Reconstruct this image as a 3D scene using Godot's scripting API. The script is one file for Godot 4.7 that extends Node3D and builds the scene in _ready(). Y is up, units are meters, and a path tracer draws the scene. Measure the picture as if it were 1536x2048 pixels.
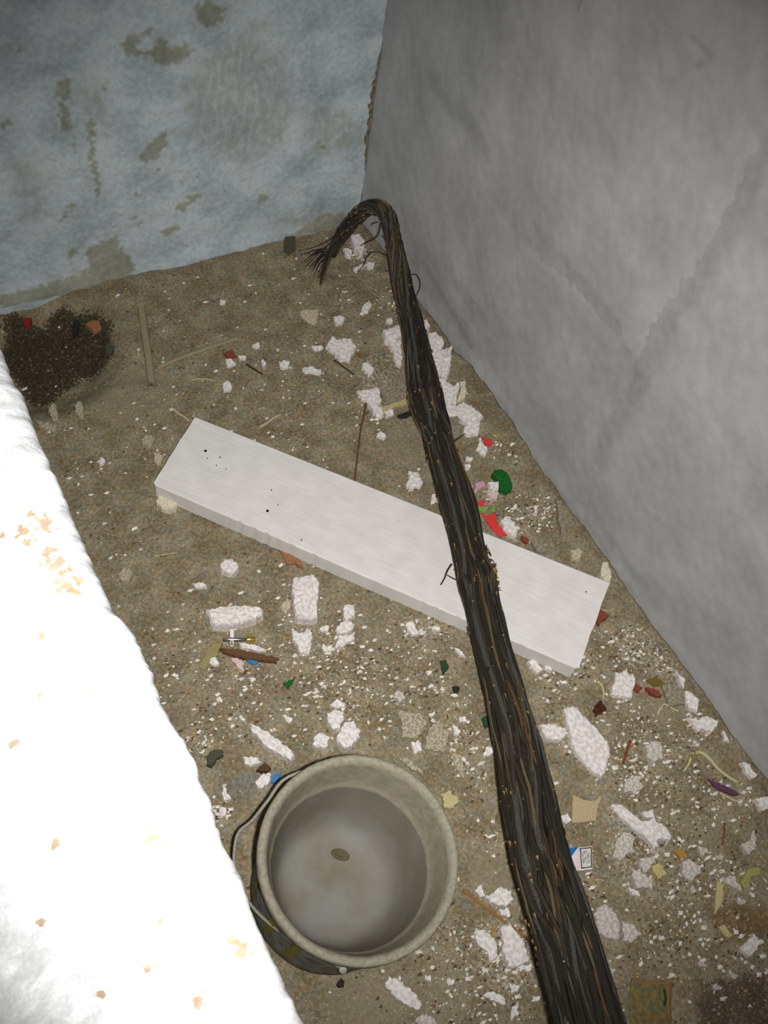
extends Node3D
# A narrow shaft seen from above over a white parapet: two plastered walls, a dirt floor strewn with
# plaster rubble, a white board, a mortar bucket and a long bundle of roots. Lit by the camera's flash.
# World: origin at the floor corner, x along the back wall, y up, z along the right wall, metres.

const CHUNKS := [
	["plaster_chunk", "white plaster lump on the floor inside the hook of the root bundle", "rubble", "", "white", 0.018, [-0.0482, 0.0578, -0.0232, 0.0605, -0.0229, 0.0887, -0.0386, 0.1186, -0.0556, 0.1256, -0.0553, 0.1019]],
	["plaster_chip", "white chip at the inner side of the drooping root tip", "rubble", "white chips beside the bent root tip", "white", 0.008, [-0.0785, 0.0861, -0.0698, 0.0909, -0.0618, 0.1028, -0.0766, 0.1198, -0.0846, 0.108]],
	["plaster_chip", "thin white chip under the lower loose rootlet in the corner", "rubble", "white chips beside the bent root tip", "white", 0.006, [-0.0858, 0.1568, -0.0597, 0.1477, -0.0472, 0.1556, -0.0645, 0.1605, -0.0825, 0.1669]],
	["plaster_chip", "white chip between the lower loose rootlet and the root bundle", "rubble", "white chips beside the bent root tip", "white", 0.006, [-0.0473, 0.1501, -0.0254, 0.1558, -0.0372, 0.1717, -0.0501, 0.1672]],
	["black_lump", "dark charcoal lump at the foot of the blue wall", "stone", "", "darkstone", 0.008, [-0.1998, 0.0047, -0.1757, 0.0108, -0.1902, 0.0503, -0.2126, 0.0591, -0.2205, 0.0437]],
	["plaster_flake", "beige plaster flake with a pointed lower end, between blue wall and root bundle", "rubble", "", "beige", 0.006, [-0.2608, 0.2386, -0.2214, 0.2509, -0.2264, 0.2676, -0.2481, 0.2933, -0.2601, 0.2774, -0.268, 0.2579]],
	["plaster_chip", "small heart shaped white chip right of the pointed beige flake", "rubble", "", "white", 0.008, [-0.1996, 0.2903, -0.1825, 0.2897, -0.1752, 0.299, -0.1834, 0.3111, -0.2037, 0.3105]],
	["plaster_chip", "thin white crescent of plaster left of the root bundle", "rubble", "", "white", 0.006, [-0.1151, 0.2747, -0.094, 0.2667, -0.0919, 0.276, -0.113, 0.2977, -0.1355, 0.2982, -0.1248, 0.2867]],
	["plaster_chunk", "ragged crumbly white plaster clump standing alone left of the root bundle", "rubble", "", "white", 0.014, [-0.2522, 0.3657, -0.2276, 0.3422, -0.2266, 0.3621, -0.2086, 0.3588, -0.1896, 0.3673, -0.1929, 0.3824, -0.1881, 0.3938, -0.2232, 0.4225, -0.2297, 0.4122, -0.2395, 0.4118, -0.2453, 0.3891]],
	["plaster_chip", "flat white oblong chip just left of the ragged plaster clump", "rubble", "", "white", 0.006, [-0.2833, 0.3524, -0.2605, 0.3574, -0.261, 0.3669, -0.2786, 0.3669]],
	["plaster_chip", "long white plaster sliver with a nibbled lower edge, above the board", "rubble", "", "white", 0.007, [-0.3292, 0.4028, -0.309, 0.4071, -0.2916, 0.426, -0.2979, 0.4345, -0.303, 0.4295, -0.3292, 0.4168]],
	["plaster_chip", "white clover shaped chip midway between lath and roots, above the board", "rubble", "white chips on the floor above the board", "white", 0.008, [-0.3721, 0.3752, -0.3586, 0.3692, -0.3488, 0.3806, -0.3615, 0.3931, -0.3746, 0.3867]],
	["plaster_chip", "small paired white chip directly left above the clover shaped chip", "rubble", "white chips on the floor above the board", "white", 0.008, [-0.4073, 0.3056, -0.3927, 0.2997, -0.3908, 0.3099, -0.4048, 0.3144]],
	["plaster_chip", "white oval chip just below the dark red brick bit", "rubble", "white chips on the floor above the board", "white", 0.008, [-0.4811, 0.3197, -0.4677, 0.3246, -0.4622, 0.3406, -0.4814, 0.3413]],
	["plaster_chip", "rounded white chip nearest the board, below the oval chip", "rubble", "white chips on the floor above the board", "white", 0.008, [-0.5125, 0.3879, -0.4982, 0.378, -0.4932, 0.395, -0.5035, 0.4092, -0.5156, 0.4017]],
	["plaster_chip", "narrow upright white chip between the black twig and clover shaped chip", "rubble", "white chips on the floor above the board", "white", 0.008, [-0.4047, 0.3523, -0.3992, 0.3621, -0.4068, 0.3718, -0.4093, 0.3662]],
	["plaster_chip", "flat white chip right of the dark red brick bit", "rubble", "white chips on the floor above the board", "white", 0.008, [-0.4494, 0.3235, -0.4316, 0.3299, -0.4386, 0.3352, -0.45, 0.3311]],
	["plaster_chip", "lone white chip near the blue wall, right of the wooden lath", "rubble", "white chips on the floor above the board", "white", 0.008, [-0.4247, 0.1504, -0.415, 0.1571, -0.4212, 0.1667, -0.4276, 0.1611]],
	["plaster_chip", "small dark red brick bit beside white chips above the board", "rubble", "", "brick", 0.006, [-0.4785, 0.3037, -0.458, 0.3001, -0.4515, 0.3229, -0.4729, 0.3198]],
	["plaster_chunk", "white plaster block with squared edges touching the left side of the roots", "rubble", "", "white", 0.025, [-0.1124, 0.3764, -0.0662, 0.373, -0.0648, 0.3885, -0.0755, 0.4044, -0.1101, 0.4083, -0.1187, 0.397]],
	["plaster_chunk", "smaller white lump just below the squared plaster block", "rubble", "", "white", 0.016, [-0.1121, 0.4064, -0.0826, 0.4073, -0.0953, 0.4352, -0.114, 0.4285]],
	["plaster_chip", "round white chip just above the squared plaster block", "rubble", "", "white", 0.009, [-0.0823, 0.3344, -0.0703, 0.3369, -0.0745, 0.3506, -0.0857, 0.3466]],
	["plaster_flake", "crumbly white chip with two lobes left of the grey mortar slab", "rubble", "", "white", 0.009, [-0.1981, 0.4396, -0.1811, 0.441, -0.1786, 0.4672, -0.1957, 0.4766, -0.2013, 0.4542]],
	["plaster_flake", "wide white flake with a pointed left tip beside the grey mortar slab", "rubble", "", "white", 0.012, [-0.2443, 0.5098, -0.2199, 0.5158, -0.203, 0.5144, -0.192, 0.5201, -0.2042, 0.5551, -0.2312, 0.5495, -0.2418, 0.5304]],
	["plaster_flake", "white wedge below the pointed white flake, left of the roots", "rubble", "", "white", 0.012, [-0.235, 0.5496, -0.2182, 0.5634, -0.2119, 0.5807, -0.222, 0.5962, -0.2354, 0.5911]],
	["plaster_chip", "small white chip between the white wedge and the black leaf", "rubble", "", "white", 0.008, [-0.2114, 0.583, -0.1898, 0.5822, -0.193, 0.5959, -0.2103, 0.5983]],
	["mortar_slab", "flat grey mortar slab wedged against the left side of the roots", "rubble", "", "mortar", 0.016, [-0.194, 0.531, -0.1494, 0.5121, -0.1193, 0.503, -0.1411, 0.566, -0.2059, 0.5704]],
	["plaster_flake", "pale upright plaster shard between mortar slab and squared block", "rubble", "", "white", 0.012, [-0.1149, 0.4336, -0.0948, 0.4376, -0.1063, 0.4656, -0.1206, 0.481, -0.1227, 0.4596]],
	["wood_strip", "pale wooden strip lying below the grey mortar slab", "wood", "", "pale_wood", 0.008, [-0.2121, 0.5693, -0.1464, 0.5683, -0.1446, 0.5796, -0.2095, 0.5792]],
	["dark_leaf", "shrivelled black leaf at the left edge of the roots", "leaf", "", "black", 0.006, [-0.1879, 0.6011, -0.1653, 0.6008, -0.1445, 0.5996, -0.1524, 0.6101, -0.1812, 0.6126]],
	["plaster_chunk", "white plaster lump between the roots and right wall, nearest the corner", "rubble", "", "white", 0.018, [-0.0108, 0.3728, 0.0009, 0.3787, -0.0012, 0.3981, -0.0172, 0.4057, -0.0214, 0.3959]],
	["plaster_chunk", "rounded white plaster lump with a dark cracked upper edge by the right wall", "rubble", "", "white", 0.022, [-0.0254, 0.4204, 0.0022, 0.4237, 0.008, 0.4555, -0.0063, 0.4699, -0.0225, 0.4754, -0.0383, 0.468]],
	["plaster_chunk", "large white plaster slab standing with a pointed corner at the right wall", "rubble", "", "white", 0.03, [-0.0472, 0.4829, -0.0121, 0.4812, 0.0148, 0.478, -0.0067, 0.5105, -0.027, 0.5458, -0.0515, 0.5478, -0.0579, 0.5329]],
	["plaster_chunk", "crumbly white plaster heap against the right side of the roots", "rubble", "", "white", 0.016, [-0.0596, 0.5422, -0.0494, 0.5523, -0.0356, 0.5776, -0.018, 0.5764, -0.0496, 0.62, -0.0718, 0.6208, -0.0797, 0.5996]],
	["plaster_flake", "curled yellowish white flake rim beside the crumbly plaster heap", "rubble", "", "cream", 0.01, [-0.0117, 0.5687, 0.0032, 0.568, -0.0109, 0.5986, -0.028, 0.6154, -0.043, 0.6143, -0.0225, 0.5958]],
	["plaster_chunk", "broad ragged white plaster sheet between the roots and right wall", "rubble", "", "white", 0.014, [-0.0774, 0.6175, -0.0571, 0.6297, -0.0348, 0.6244, -0.0229, 0.638, -0.018, 0.655, -0.0078, 0.6739, -0.0173, 0.6793, -0.0352, 0.6696, -0.0542, 0.6832, -0.0628, 0.6591, -0.0877, 0.6437]],
	["plaster_flake", "white speckled plaster flake below the broad ragged sheet", "rubble", "", "white", 0.01, [-0.0474, 0.6626, -0.0289, 0.6711, -0.0244, 0.6863, -0.0409, 0.7111, -0.0609, 0.7079, -0.0715, 0.6995]],
	["grey_stone", "rounded grey brown stone tucked under the roots at the right", "stone", "", "mortar", 0.018, [-0.091, 0.6537, -0.0655, 0.656, -0.0725, 0.6875, -0.0936, 0.7145, -0.1032, 0.7021, -0.1011, 0.6795]],
	["plaster_flake", "narrow white flake next to red wrapper scrap near the right wall", "rubble", "", "white", 0.008, [-0.0407, 0.7204, -0.0451, 0.7421, -0.0401, 0.7513, -0.0563, 0.771, -0.0654, 0.7487]],
	["wrapper_scrap", "small red wrapper scrap beside narrow white flake near the right wall", "wrapper", "", "red", 0.003, [-0.0345, 0.72, -0.0195, 0.7345, -0.0242, 0.7473, -0.0399, 0.7457]],
	["plaster_chip", "round white chip on its own just above the board", "rubble", "", "white", 0.009, [-0.2517, 0.6301, -0.2397, 0.6303, -0.2373, 0.6428, -0.245, 0.6485, -0.2549, 0.639]],
	["plaster_chunk", "white plaster piece like a torn heart between the board and the roots", "rubble", "", "white", 0.01, [-0.2323, 0.746, -0.2238, 0.7507, -0.2155, 0.7581, -0.2182, 0.7819, -0.2297, 0.7925, -0.2375, 0.7867, -0.2515, 0.7907, -0.2539, 0.772, -0.2401, 0.7637]],
	["plaster_chip", "white chip touching the left side of the roots just above the board", "rubble", "", "white", 0.008, [-0.2156, 0.8188, -0.2028, 0.8197, -0.2064, 0.84, -0.2204, 0.8304]],
	["green_leaf", "crumpled deep green leaf near the right wall", "leaf", "", "green", 0.014, [-0.0716, 0.8206, -0.0581, 0.8146, -0.0469, 0.8148, -0.0367, 0.83, -0.0391, 0.8473, -0.0445, 0.8673, -0.0622, 0.8741, -0.0742, 0.8625, -0.0657, 0.841]],
	["plaster_chip", "white chip resting against the crumpled green leaf", "rubble", "", "white", 0.012, [-0.0883, 0.8353, -0.0655, 0.8414, -0.0742, 0.8588, -0.0886, 0.86]],
	["foil_scrap", "crinkled pink and white foil scrap left of the green leaf", "wrapper", "", "pink", 0.006, [-0.1138, 0.825, -0.0916, 0.8253, -0.0933, 0.8372, -0.1169, 0.8417]],
	["plaster_flake", "pale pink plaster flake just below the green leaf", "rubble", "", "pinkwhite", 0.008, [-0.0994, 0.8496, -0.0782, 0.8648, -0.0896, 0.8781, -0.1028, 0.8688]],
	["plaster_chip", "flat white chip right of the roots, below the grey brown stone", "rubble", "white chips right of the roots", "white", 0.006, [-0.095, 0.7549, -0.0841, 0.7648, -0.0932, 0.7699, -0.1016, 0.7623]],
	["plaster_chip", "squarish white chip right of the roots, above the pink foil", "rubble", "white chips right of the roots", "white", 0.007, [-0.1088, 0.7729, -0.0975, 0.7773, -0.1043, 0.7873, -0.1135, 0.7837]],
	["plastic_scrap", "bright red curved plastic scrap at the far edge of the board", "plastic", "", "red", 0.004, [-0.1361, 0.8941, -0.1238, 0.907, -0.1058, 0.9035, -0.1156, 0.925, -0.1182, 0.9464, -0.1072, 0.9613, -0.1261, 0.9602, -0.134, 0.9401]],
	["plastic_scrap", "little dull red scrap between the roots and the green stems", "plastic", "", "red", 0.003, [-0.1292, 0.8667, -0.1122, 0.8694, -0.1221, 0.8804, -0.1333, 0.8786]],
	["leaf_sprig", "light green leaf stem beside the red plastic scrap", "leaf", "", "lime", 0.004, [-0.1382, 0.8718, -0.1287, 0.8809, -0.1204, 0.8923, -0.1293, 0.8995, -0.1398, 0.8833]],
	["leaf_sprig", "short upright light green stem above the red plastic scrap", "leaf", "", "lime", 0.004, [-0.1072, 0.8908, -0.0998, 0.8951, -0.1101, 0.9045, -0.1161, 0.9021]],
	["plaster_chunk", "crumbly white plaster heap behind the red plastic scrap", "rubble", "", "white", 0.012, [-0.1087, 0.9275, -0.0928, 0.9233, -0.0879, 0.9319, -0.0861, 0.9498, -0.0873, 0.9665, -0.1017, 0.9764, -0.1099, 0.9613, -0.1151, 0.9514]],
	["brick_bit", "small red brick bit at the far edge of the board", "rubble", "", "brick", 0.008, [-0.0855, 0.9772, -0.0751, 0.9866, -0.0793, 0.9979, -0.0893, 0.9899]],
	["grey_stone", "flat grey stone between the board and the right wall", "stone", "", "mortar", 0.012, [-0.0741, 0.9979, -0.0491, 1.0015, -0.0481, 1.0201, -0.0601, 1.0358, -0.0764, 1.0202]],
	["pale_stone", "pale rounded stone close to the right wall beyond the board", "stone", "", "beige", 0.012, [-0.0089, 1.0489, 0.0113, 1.0506, 0.0133, 1.0592, -0.0023, 1.076, -0.0162, 1.0665]],
	["grey_stone", "long grey mortar lump along the foot of the right wall", "stone", "", "mortar", 0.014, [0.0286, 0.9292, 0.0368, 0.9324, 0.0193, 0.9729, 0.0031, 1.013, -0.0053, 1.0043, 0.0081, 0.9685]],
	["cream_rag", "folded cream scrap at the right end of the board", "scrap", "", "cream", 0.02, [0.0336, 1.1005, 0.0451, 1.1039, 0.036, 1.1332, 0.0207, 1.1507, 0.0132, 1.1376, 0.014, 1.1229]],
	["brick_bit", "crumbling red brick bit under the right end of the board", "rubble", "", "brick", 0.012, [-0.0466, 1.2026, -0.0326, 1.194, -0.0215, 1.1938, -0.0171, 1.2077, -0.0307, 1.2116, -0.0473, 1.2166]],
	["plaster_chunk", "white lump at the near edge of the board right of the roots", "rubble", "", "white", 0.012, [-0.2218, 1.2299, -0.2073, 1.2304, -0.2021, 1.2541, -0.2193, 1.2579]],
	["plaster_chip", "little white chip tucked under the near edge of the board", "rubble", "", "white", 0.01, [-0.1939, 1.2468, -0.1798, 1.2539, -0.1891, 1.2634, -0.1979, 1.2552]],
	["plaster_flake", "white five sided plaster tile fragment right of the board's end", "rubble", "", "white", 0.012, [-0.0726, 1.3172, -0.0655, 1.3225, -0.0488, 1.3172, -0.0501, 1.3314, -0.0419, 1.3405, -0.0714, 1.3736, -0.0921, 1.3624, -0.1068, 1.3495]],
	["brick_bit", "small dark red brick bit beside the five sided white fragment", "rubble", "", "brick", 0.008, [-0.0463, 1.3486, -0.0402, 1.3624, -0.0489, 1.3698, -0.0558, 1.3591]],
	["brick_bit", "larger oblong red brick bit right of the five sided white fragment", "rubble", "", "brick", 0.01, [-0.0318, 1.3667, -0.0126, 1.3839, -0.0173, 1.394, -0.0342, 1.3823]],
	["brown_glass", "glossy dark brown glass shard below the right end of the board", "glass", "", "brown_glass", 0.01, [-0.1504, 1.3585, -0.1324, 1.3521, -0.1304, 1.3737, -0.1563, 1.3765]],
	["olive_leaf", "dry olive leaf above the oblong brick bit", "leaf", "", "olive", 0.004, [-0.021, 1.3536, 0.003, 1.3537, 0.0097, 1.377, -0.0128, 1.3695]],
	["plaster_chunk", "long leaf shaped plaster flake right of the roots, largest on the floor", "rubble", "", "white", 0.012, [-0.2062, 1.3382, -0.1861, 1.3404, -0.1804, 1.3655, -0.1731, 1.3912, -0.1652, 1.4294, -0.1725, 1.4491, -0.1909, 1.4636, -0.2093, 1.4798, -0.2195, 1.4683, -0.2272, 1.4476, -0.2306, 1.4338, -0.2296, 1.4043, -0.2194, 1.3773]],
	["plaster_chunk", "white plaster piece between the roots and the long leaf shaped flake", "rubble", "", "white", 0.014, [-0.266, 1.346, -0.2434, 1.3579, -0.2262, 1.375, -0.2252, 1.3859, -0.2467, 1.3901, -0.2724, 1.3747]],
	["plaster_flake", "white flake with a rusty top at the foot of the right wall", "rubble", "", "white", 0.012, [0.0331, 1.4019, 0.0424, 1.4093, 0.0477, 1.4305, 0.0308, 1.4485, 0.0176, 1.4351]],
	["grey_stone", "flat grey slab of mortar between the brick bits and right wall", "stone", "", "mortar", 0.008, [-0.0006, 1.3727, 0.026, 1.383, 0.0339, 1.3976, 0.0201, 1.4251, -0.011, 1.4182]],
	["plaster_flake", "narrow white flake leaning along the foot of the right wall", "rubble", "", "white", 0.012, [0.0395, 1.3606, 0.0448, 1.3856, 0.0331, 1.3986, 0.0343, 1.3833]],
	["plaster_chunk", "crumbly white heap by the right wall below the rusty flake", "rubble", "", "white", 0.012, [0.0056, 1.4518, 0.0169, 1.461, 0.0437, 1.464, 0.0577, 1.481, 0.0443, 1.4892, 0.0319, 1.4945, 0.0204, 1.4809, 0.0074, 1.4806]],
	["plaster_flake", "grey white rough flake amid dirt left of the bent twig", "rubble", "", "greywhite", 0.01, [-0.1016, 1.4631, -0.0832, 1.4616, -0.0687, 1.4691, -0.0825, 1.4955, -0.1036, 1.4976, -0.1071, 1.4878, -0.1099, 1.4803]],
	["plaster_chunk", "crumbled white heap above the big starry white flake", "rubble", "", "greywhite", 0.012, [-0.1748, 1.5032, -0.1568, 1.5031, -0.1405, 1.5073, -0.1505, 1.5171, -0.1508, 1.529, -0.1747, 1.5313, -0.1766, 1.5225, -0.1906, 1.5202]],
	["plaster_flake", "thin white sliver at the foot of the right wall", "rubble", "", "white", 0.008, [0.0582, 1.4984, 0.0567, 1.5213, 0.0482, 1.5165]],
	["plaster_flake", "white forked flake near the right edge by the wall", "rubble", "", "white", 0.01, [0.0506, 1.5646, 0.0632, 1.5733, 0.0578, 1.5834, 0.0646, 1.5978, 0.0486, 1.5968, 0.0477, 1.5841]],
	["plaster_chunk", "bright white lump at the right edge of the picture", "rubble", "", "white", 0.014, [0.0304, 1.6304, 0.0565, 1.638, 0.0471, 1.6559, 0.0259, 1.6543]],
	["purple_strip", "purple folded paper strip near the right wall", "paper", "", "purple", 0.005, [-0.0253, 1.5638, -0.0143, 1.5758, 0.0091, 1.6026, 0.0133, 1.6125, -0.0002, 1.6085, -0.0212, 1.585]],
	["tan_card", "tan square of card torn at one corner, right of the roots", "card", "", "tan", 0.006, [-0.2764, 1.4845, -0.2644, 1.4997, -0.2456, 1.5111, -0.2308, 1.5068, -0.2294, 1.5114, -0.2442, 1.5206, -0.2622, 1.5417, -0.2836, 1.5349, -0.3053, 1.5271]],
	["plaster_chip", "small white lump at the left side of the torn tan card", "rubble", "", "white", 0.012, [-0.3174, 1.5085, -0.3026, 1.5103, -0.3055, 1.5235, -0.3183, 1.5235]],
	["plaster_chunk", "big white starry flake with a long arm, below the torn tan card", "rubble", "", "white", 0.012, [-0.2241, 1.5309, -0.2111, 1.5328, -0.2018, 1.5517, -0.1937, 1.5641, -0.1903, 1.5753, -0.1724, 1.5814, -0.1598, 1.5793, -0.164, 1.5901, -0.1531, 1.6047, -0.1529, 1.6201, -0.1621, 1.6284, -0.1757, 1.6165, -0.1951, 1.6285, -0.1975, 1.6066, -0.2082, 1.5856, -0.2179, 1.561]],
	["plaster_chip", "small white chip above the arm of the starry flake", "rubble", "", "white", 0.01, [-0.1784, 1.5637, -0.1563, 1.5687, -0.1641, 1.5799, -0.1776, 1.5738]],
	["plaster_flake", "speckled grey beige mortar flake under the starry flake", "rubble", "", "greywhite", 0.009, [-0.2471, 1.5817, -0.2306, 1.5796, -0.2191, 1.5819, -0.2137, 1.5949, -0.2334, 1.6143, -0.2488, 1.6148, -0.2589, 1.6204, -0.2698, 1.6062]],
	["plaster_chunk", "white block with a notched top below the speckled mortar flake", "rubble", "", "greywhite", 0.014, [-0.2306, 1.6287, -0.2177, 1.6336, -0.2032, 1.6346, -0.208, 1.6446, -0.2339, 1.654, -0.2373, 1.6433]],
	["cork_lump", "yellowish angular lump right of the crumbly plaster cluster", "rubble", "", "yellow", 0.016, [-0.2176, 1.6499, -0.2035, 1.6498, -0.202, 1.6616, -0.2031, 1.674, -0.222, 1.6717, -0.2232, 1.6611]],
	["plaster_chunk", "crumbly white cluster left of the yellowish angular lump", "rubble", "", "greywhite", 0.016, [-0.2543, 1.6377, -0.2422, 1.6497, -0.239, 1.6575, -0.2292, 1.6712, -0.2397, 1.6818, -0.2488, 1.6749, -0.2612, 1.6728, -0.263, 1.6584]],
	["plaster_chip", "shiny white nub at the lower end of the crumbly cluster", "rubble", "", "white", 0.012, [-0.2771, 1.6621, -0.2686, 1.6651, -0.2618, 1.6755, -0.2669, 1.683, -0.276, 1.6761]],
	["plaster_chunk", "large grey white flat plaster flake touching the roots near the bottom", "rubble", "", "greywhite", 0.012, [-0.3534, 1.6723, -0.3406, 1.6668, -0.3291, 1.665, -0.3185, 1.6788, -0.3182, 1.7018, -0.3361, 1.7255, -0.3535, 1.7148, -0.3619, 1.6997]],
	["plaster_chunk", "ragged white flake adjoining the flat plaster flake near the bottom", "rubble", "", "greywhite", 0.011, [-0.3147, 1.7015, -0.3001, 1.7153, -0.3003, 1.7248, -0.2965, 1.7343, -0.3074, 1.7353, -0.32, 1.7371, -0.3312, 1.7293]],
	["dusty_scrap", "dusty grey plastic scrap with a yellow top at lower right", "plastic", "", "greywhite", 0.008, [-0.1609, 1.6658, -0.1462, 1.6669, -0.1358, 1.6876, -0.1402, 1.6967, -0.1527, 1.6956, -0.1658, 1.7016, -0.1735, 1.6833]],
	["dry_leaf", "curled ochre leaf above the dusty grey scrap", "leaf", "", "ochre", 0.006, [-0.1624, 1.6441, -0.1453, 1.6481, -0.1452, 1.6633, -0.1584, 1.6601]],
	["dry_leaf", "long pale yellow leaf pointing downward at lower right", "leaf", "", "straw", 0.005, [-0.1582, 1.7625, -0.1381, 1.7385, -0.1206, 1.7181, -0.1148, 1.7281, -0.1259, 1.7459, -0.1483, 1.7581]],
	["peel_strip", "bent grey peel strip above the long pale leaf", "scrap", "", "greywhite", 0.006, [-0.11, 1.7213, -0.0925, 1.7219, -0.0882, 1.7442, -0.0923, 1.7524, -0.1045, 1.7376, -0.1095, 1.728]],
	["dry_leaf", "broad yellow green leaf near the right edge", "leaf", "", "yellowgreen", 0.006, [-0.084, 1.7388, -0.0547, 1.7242, -0.0353, 1.7331, -0.0412, 1.7435, -0.0625, 1.7403, -0.0836, 1.75]],
	["dry_leaf", "pale oval leaf half buried in dirt at lower right", "leaf", "", "straw", 0.005, [-0.1656, 1.7812, -0.1543, 1.7821, -0.1519, 1.8034, -0.16, 1.804, -0.1652, 1.7937]],
	["plaster_chunk", "white plaster lump with two arms near the lower right edge", "rubble", "", "white", 0.012, [-0.1479, 1.8219, -0.1326, 1.8204, -0.1156, 1.8169, -0.1173, 1.8275, -0.1062, 1.8344, -0.1216, 1.8359, -0.1306, 1.8404, -0.1464, 1.8424, -0.1533, 1.8332]],
	["plaster_flake", "pale arrow shaped flake near the right edge above the yellow green leaf", "rubble", "", "greywhite", 0.012, [-0.0451, 1.6881, -0.0298, 1.6892, -0.0079, 1.676, -0.017, 1.6951, -0.0287, 1.7041, -0.0452, 1.7061]],
	["plaster_chip", "dull white chip just right of the curled ochre leaf", "rubble", "white chips in the lower right dirt", "greywhite", 0.008, [-0.1179, 1.6571, -0.1038, 1.6654, -0.1124, 1.671, -0.1223, 1.6722]],
	["plaster_chip", "dull white chip below the broad yellow green leaf", "rubble", "white chips in the lower right dirt", "greywhite", 0.008, [-0.1052, 1.7596, -0.0953, 1.7641, -0.0988, 1.7716, -0.1097, 1.7683]],
	["plaster_chip", "round dull chip above the dark dirt near the bottom right", "rubble", "white chips in the lower right dirt", "greywhite", 0.008, [-0.23, 1.8104, -0.2198, 1.8152, -0.2238, 1.8235, -0.234, 1.8187]],
	["plaster_chip", "slanting dull white chip near the bottom right corner", "rubble", "white chips in the lower right dirt", "greywhite", 0.008, [-0.1903, 1.8427, -0.1809, 1.8597, -0.1905, 1.8611, -0.1936, 1.8512]],
	["plaster_chip", "flat dull white chip lowest in the bottom right dirt", "rubble", "white chips in the lower right dirt", "greywhite", 0.008, [-0.2295, 1.8511, -0.2157, 1.8609, -0.2249, 1.8632, -0.2316, 1.8567]],
	["plaster_chip", "dull white chip touching the roots just above the olive wrapper", "rubble", "white chips in the lower right dirt", "greywhite", 0.008, [-0.3748, 1.7535, -0.3685, 1.7606, -0.375, 1.7675, -0.3795, 1.7621]],
	["plaster_chip", "tiny dull white chip right of the dusty grey plastic scrap", "rubble", "white chips in the lower right dirt", "greywhite", 0.008, [-0.0988, 1.6829, -0.0898, 1.686, -0.0912, 1.6939, -0.1006, 1.6914]],
	["plaster_chip", "upright tiny dull chip just under the dusty grey plastic scrap", "rubble", "white chips in the lower right dirt", "greywhite", 0.008, [-0.1729, 1.7084, -0.1644, 1.7086, -0.1687, 1.7176, -0.1763, 1.7159]],
	["wrapper", "flattened olive wrapper with yellow borders at the bottom edge", "wrapper", "", "wrapper", 0.003, [-0.3458, 1.7832, -0.3203, 1.7994, -0.2846, 1.8145, -0.3097, 1.8455, -0.333, 1.8826, -0.395, 1.853, -0.3694, 1.8091]],
	["plaster_bar", "smooth white plaster bar lying below the bucket", "rubble", "", "white", 0.018, [-0.7229, 1.6169, -0.7115, 1.6119, -0.699, 1.621, -0.6894, 1.6407, -0.6823, 1.6568, -0.6822, 1.6703, -0.6921, 1.6758, -0.7029, 1.6621, -0.7117, 1.6461, -0.723, 1.6225]],
	["plaster_chunk", "rounded grey white lump at the bottom edge below the bucket", "rubble", "", "greywhite", 0.014, [-0.702, 1.6855, -0.6885, 1.6818, -0.6731, 1.6915, -0.6709, 1.7027, -0.6843, 1.7079, -0.7014, 1.6998]],
	["plaster_chunk", "white plaster chunk beside the orange stick, right of the bucket", "rubble", "", "white", 0.014, [-0.5104, 1.5712, -0.494, 1.5699, -0.4763, 1.5665, -0.4647, 1.5807, -0.4673, 1.5937, -0.4831, 1.6004, -0.5031, 1.5859]],
	["plaster_chip", "white chip between the bucket and the chunk by the orange stick", "rubble", "", "white", 0.01, [-0.5192, 1.555, -0.5019, 1.5487, -0.5084, 1.5688, -0.5169, 1.5684]],
	["plaster_chip", "white chip just under the chunk by the orange stick", "rubble", "", "white", 0.01, [-0.4989, 1.5986, -0.4799, 1.603, -0.4859, 1.6185, -0.4959, 1.6087]],
	["plaster_chunk", "white bent plaster flake below the orange stick, left of two", "rubble", "", "white", 0.012, [-0.5484, 1.6053, -0.5374, 1.6147, -0.5298, 1.625, -0.5257, 1.6397, -0.5363, 1.6615, -0.552, 1.6625, -0.5449, 1.6466, -0.5578, 1.6272]],
	["plaster_chunk", "tall white plaster slab below the orange stick, right of two", "rubble", "", "white", 0.014, [-0.5073, 1.6204, -0.4908, 1.6255, -0.4875, 1.645, -0.4851, 1.6639, -0.4915, 1.6861, -0.5041, 1.691, -0.5281, 1.6847, -0.5242, 1.6566]],
	["plaster_chip", "oval white chip left of the roots, below the tall plaster slab", "rubble", "white chips between bucket and roots at the bottom", "white", 0.009, [-0.5379, 1.7032, -0.5245, 1.7111, -0.5264, 1.7192, -0.5409, 1.718]],
	["plaster_chip", "long ragged white chip right of the rounded lump at the bottom edge", "rubble", "white chips between bucket and roots at the bottom", "white", 0.009, [-0.5847, 1.6997, -0.5671, 1.7, -0.5563, 1.7187, -0.5588, 1.728, -0.5669, 1.7209, -0.5773, 1.7096]],
	["plaster_chip", "small white chip right of the smooth plaster bar", "rubble", "white chips between bucket and roots at the bottom", "white", 0.009, [-0.6576, 1.6338, -0.6477, 1.6393, -0.6532, 1.6464, -0.6592, 1.6403]],
	["plaster_chip", "next small white chip to the right, between plaster bar and tall slab", "rubble", "white chips between bucket and roots at the bottom", "white", 0.009, [-0.627, 1.6539, -0.6167, 1.6604, -0.6231, 1.6671, -0.6297, 1.6607]],
	["plaster_chip", "wide white chip at the foot of the tall plaster slab", "rubble", "white chips between bucket and roots at the bottom", "white", 0.009, [-0.5131, 1.6803, -0.5007, 1.6919, -0.4871, 1.695, -0.4956, 1.7026, -0.5121, 1.6949]],
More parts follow.
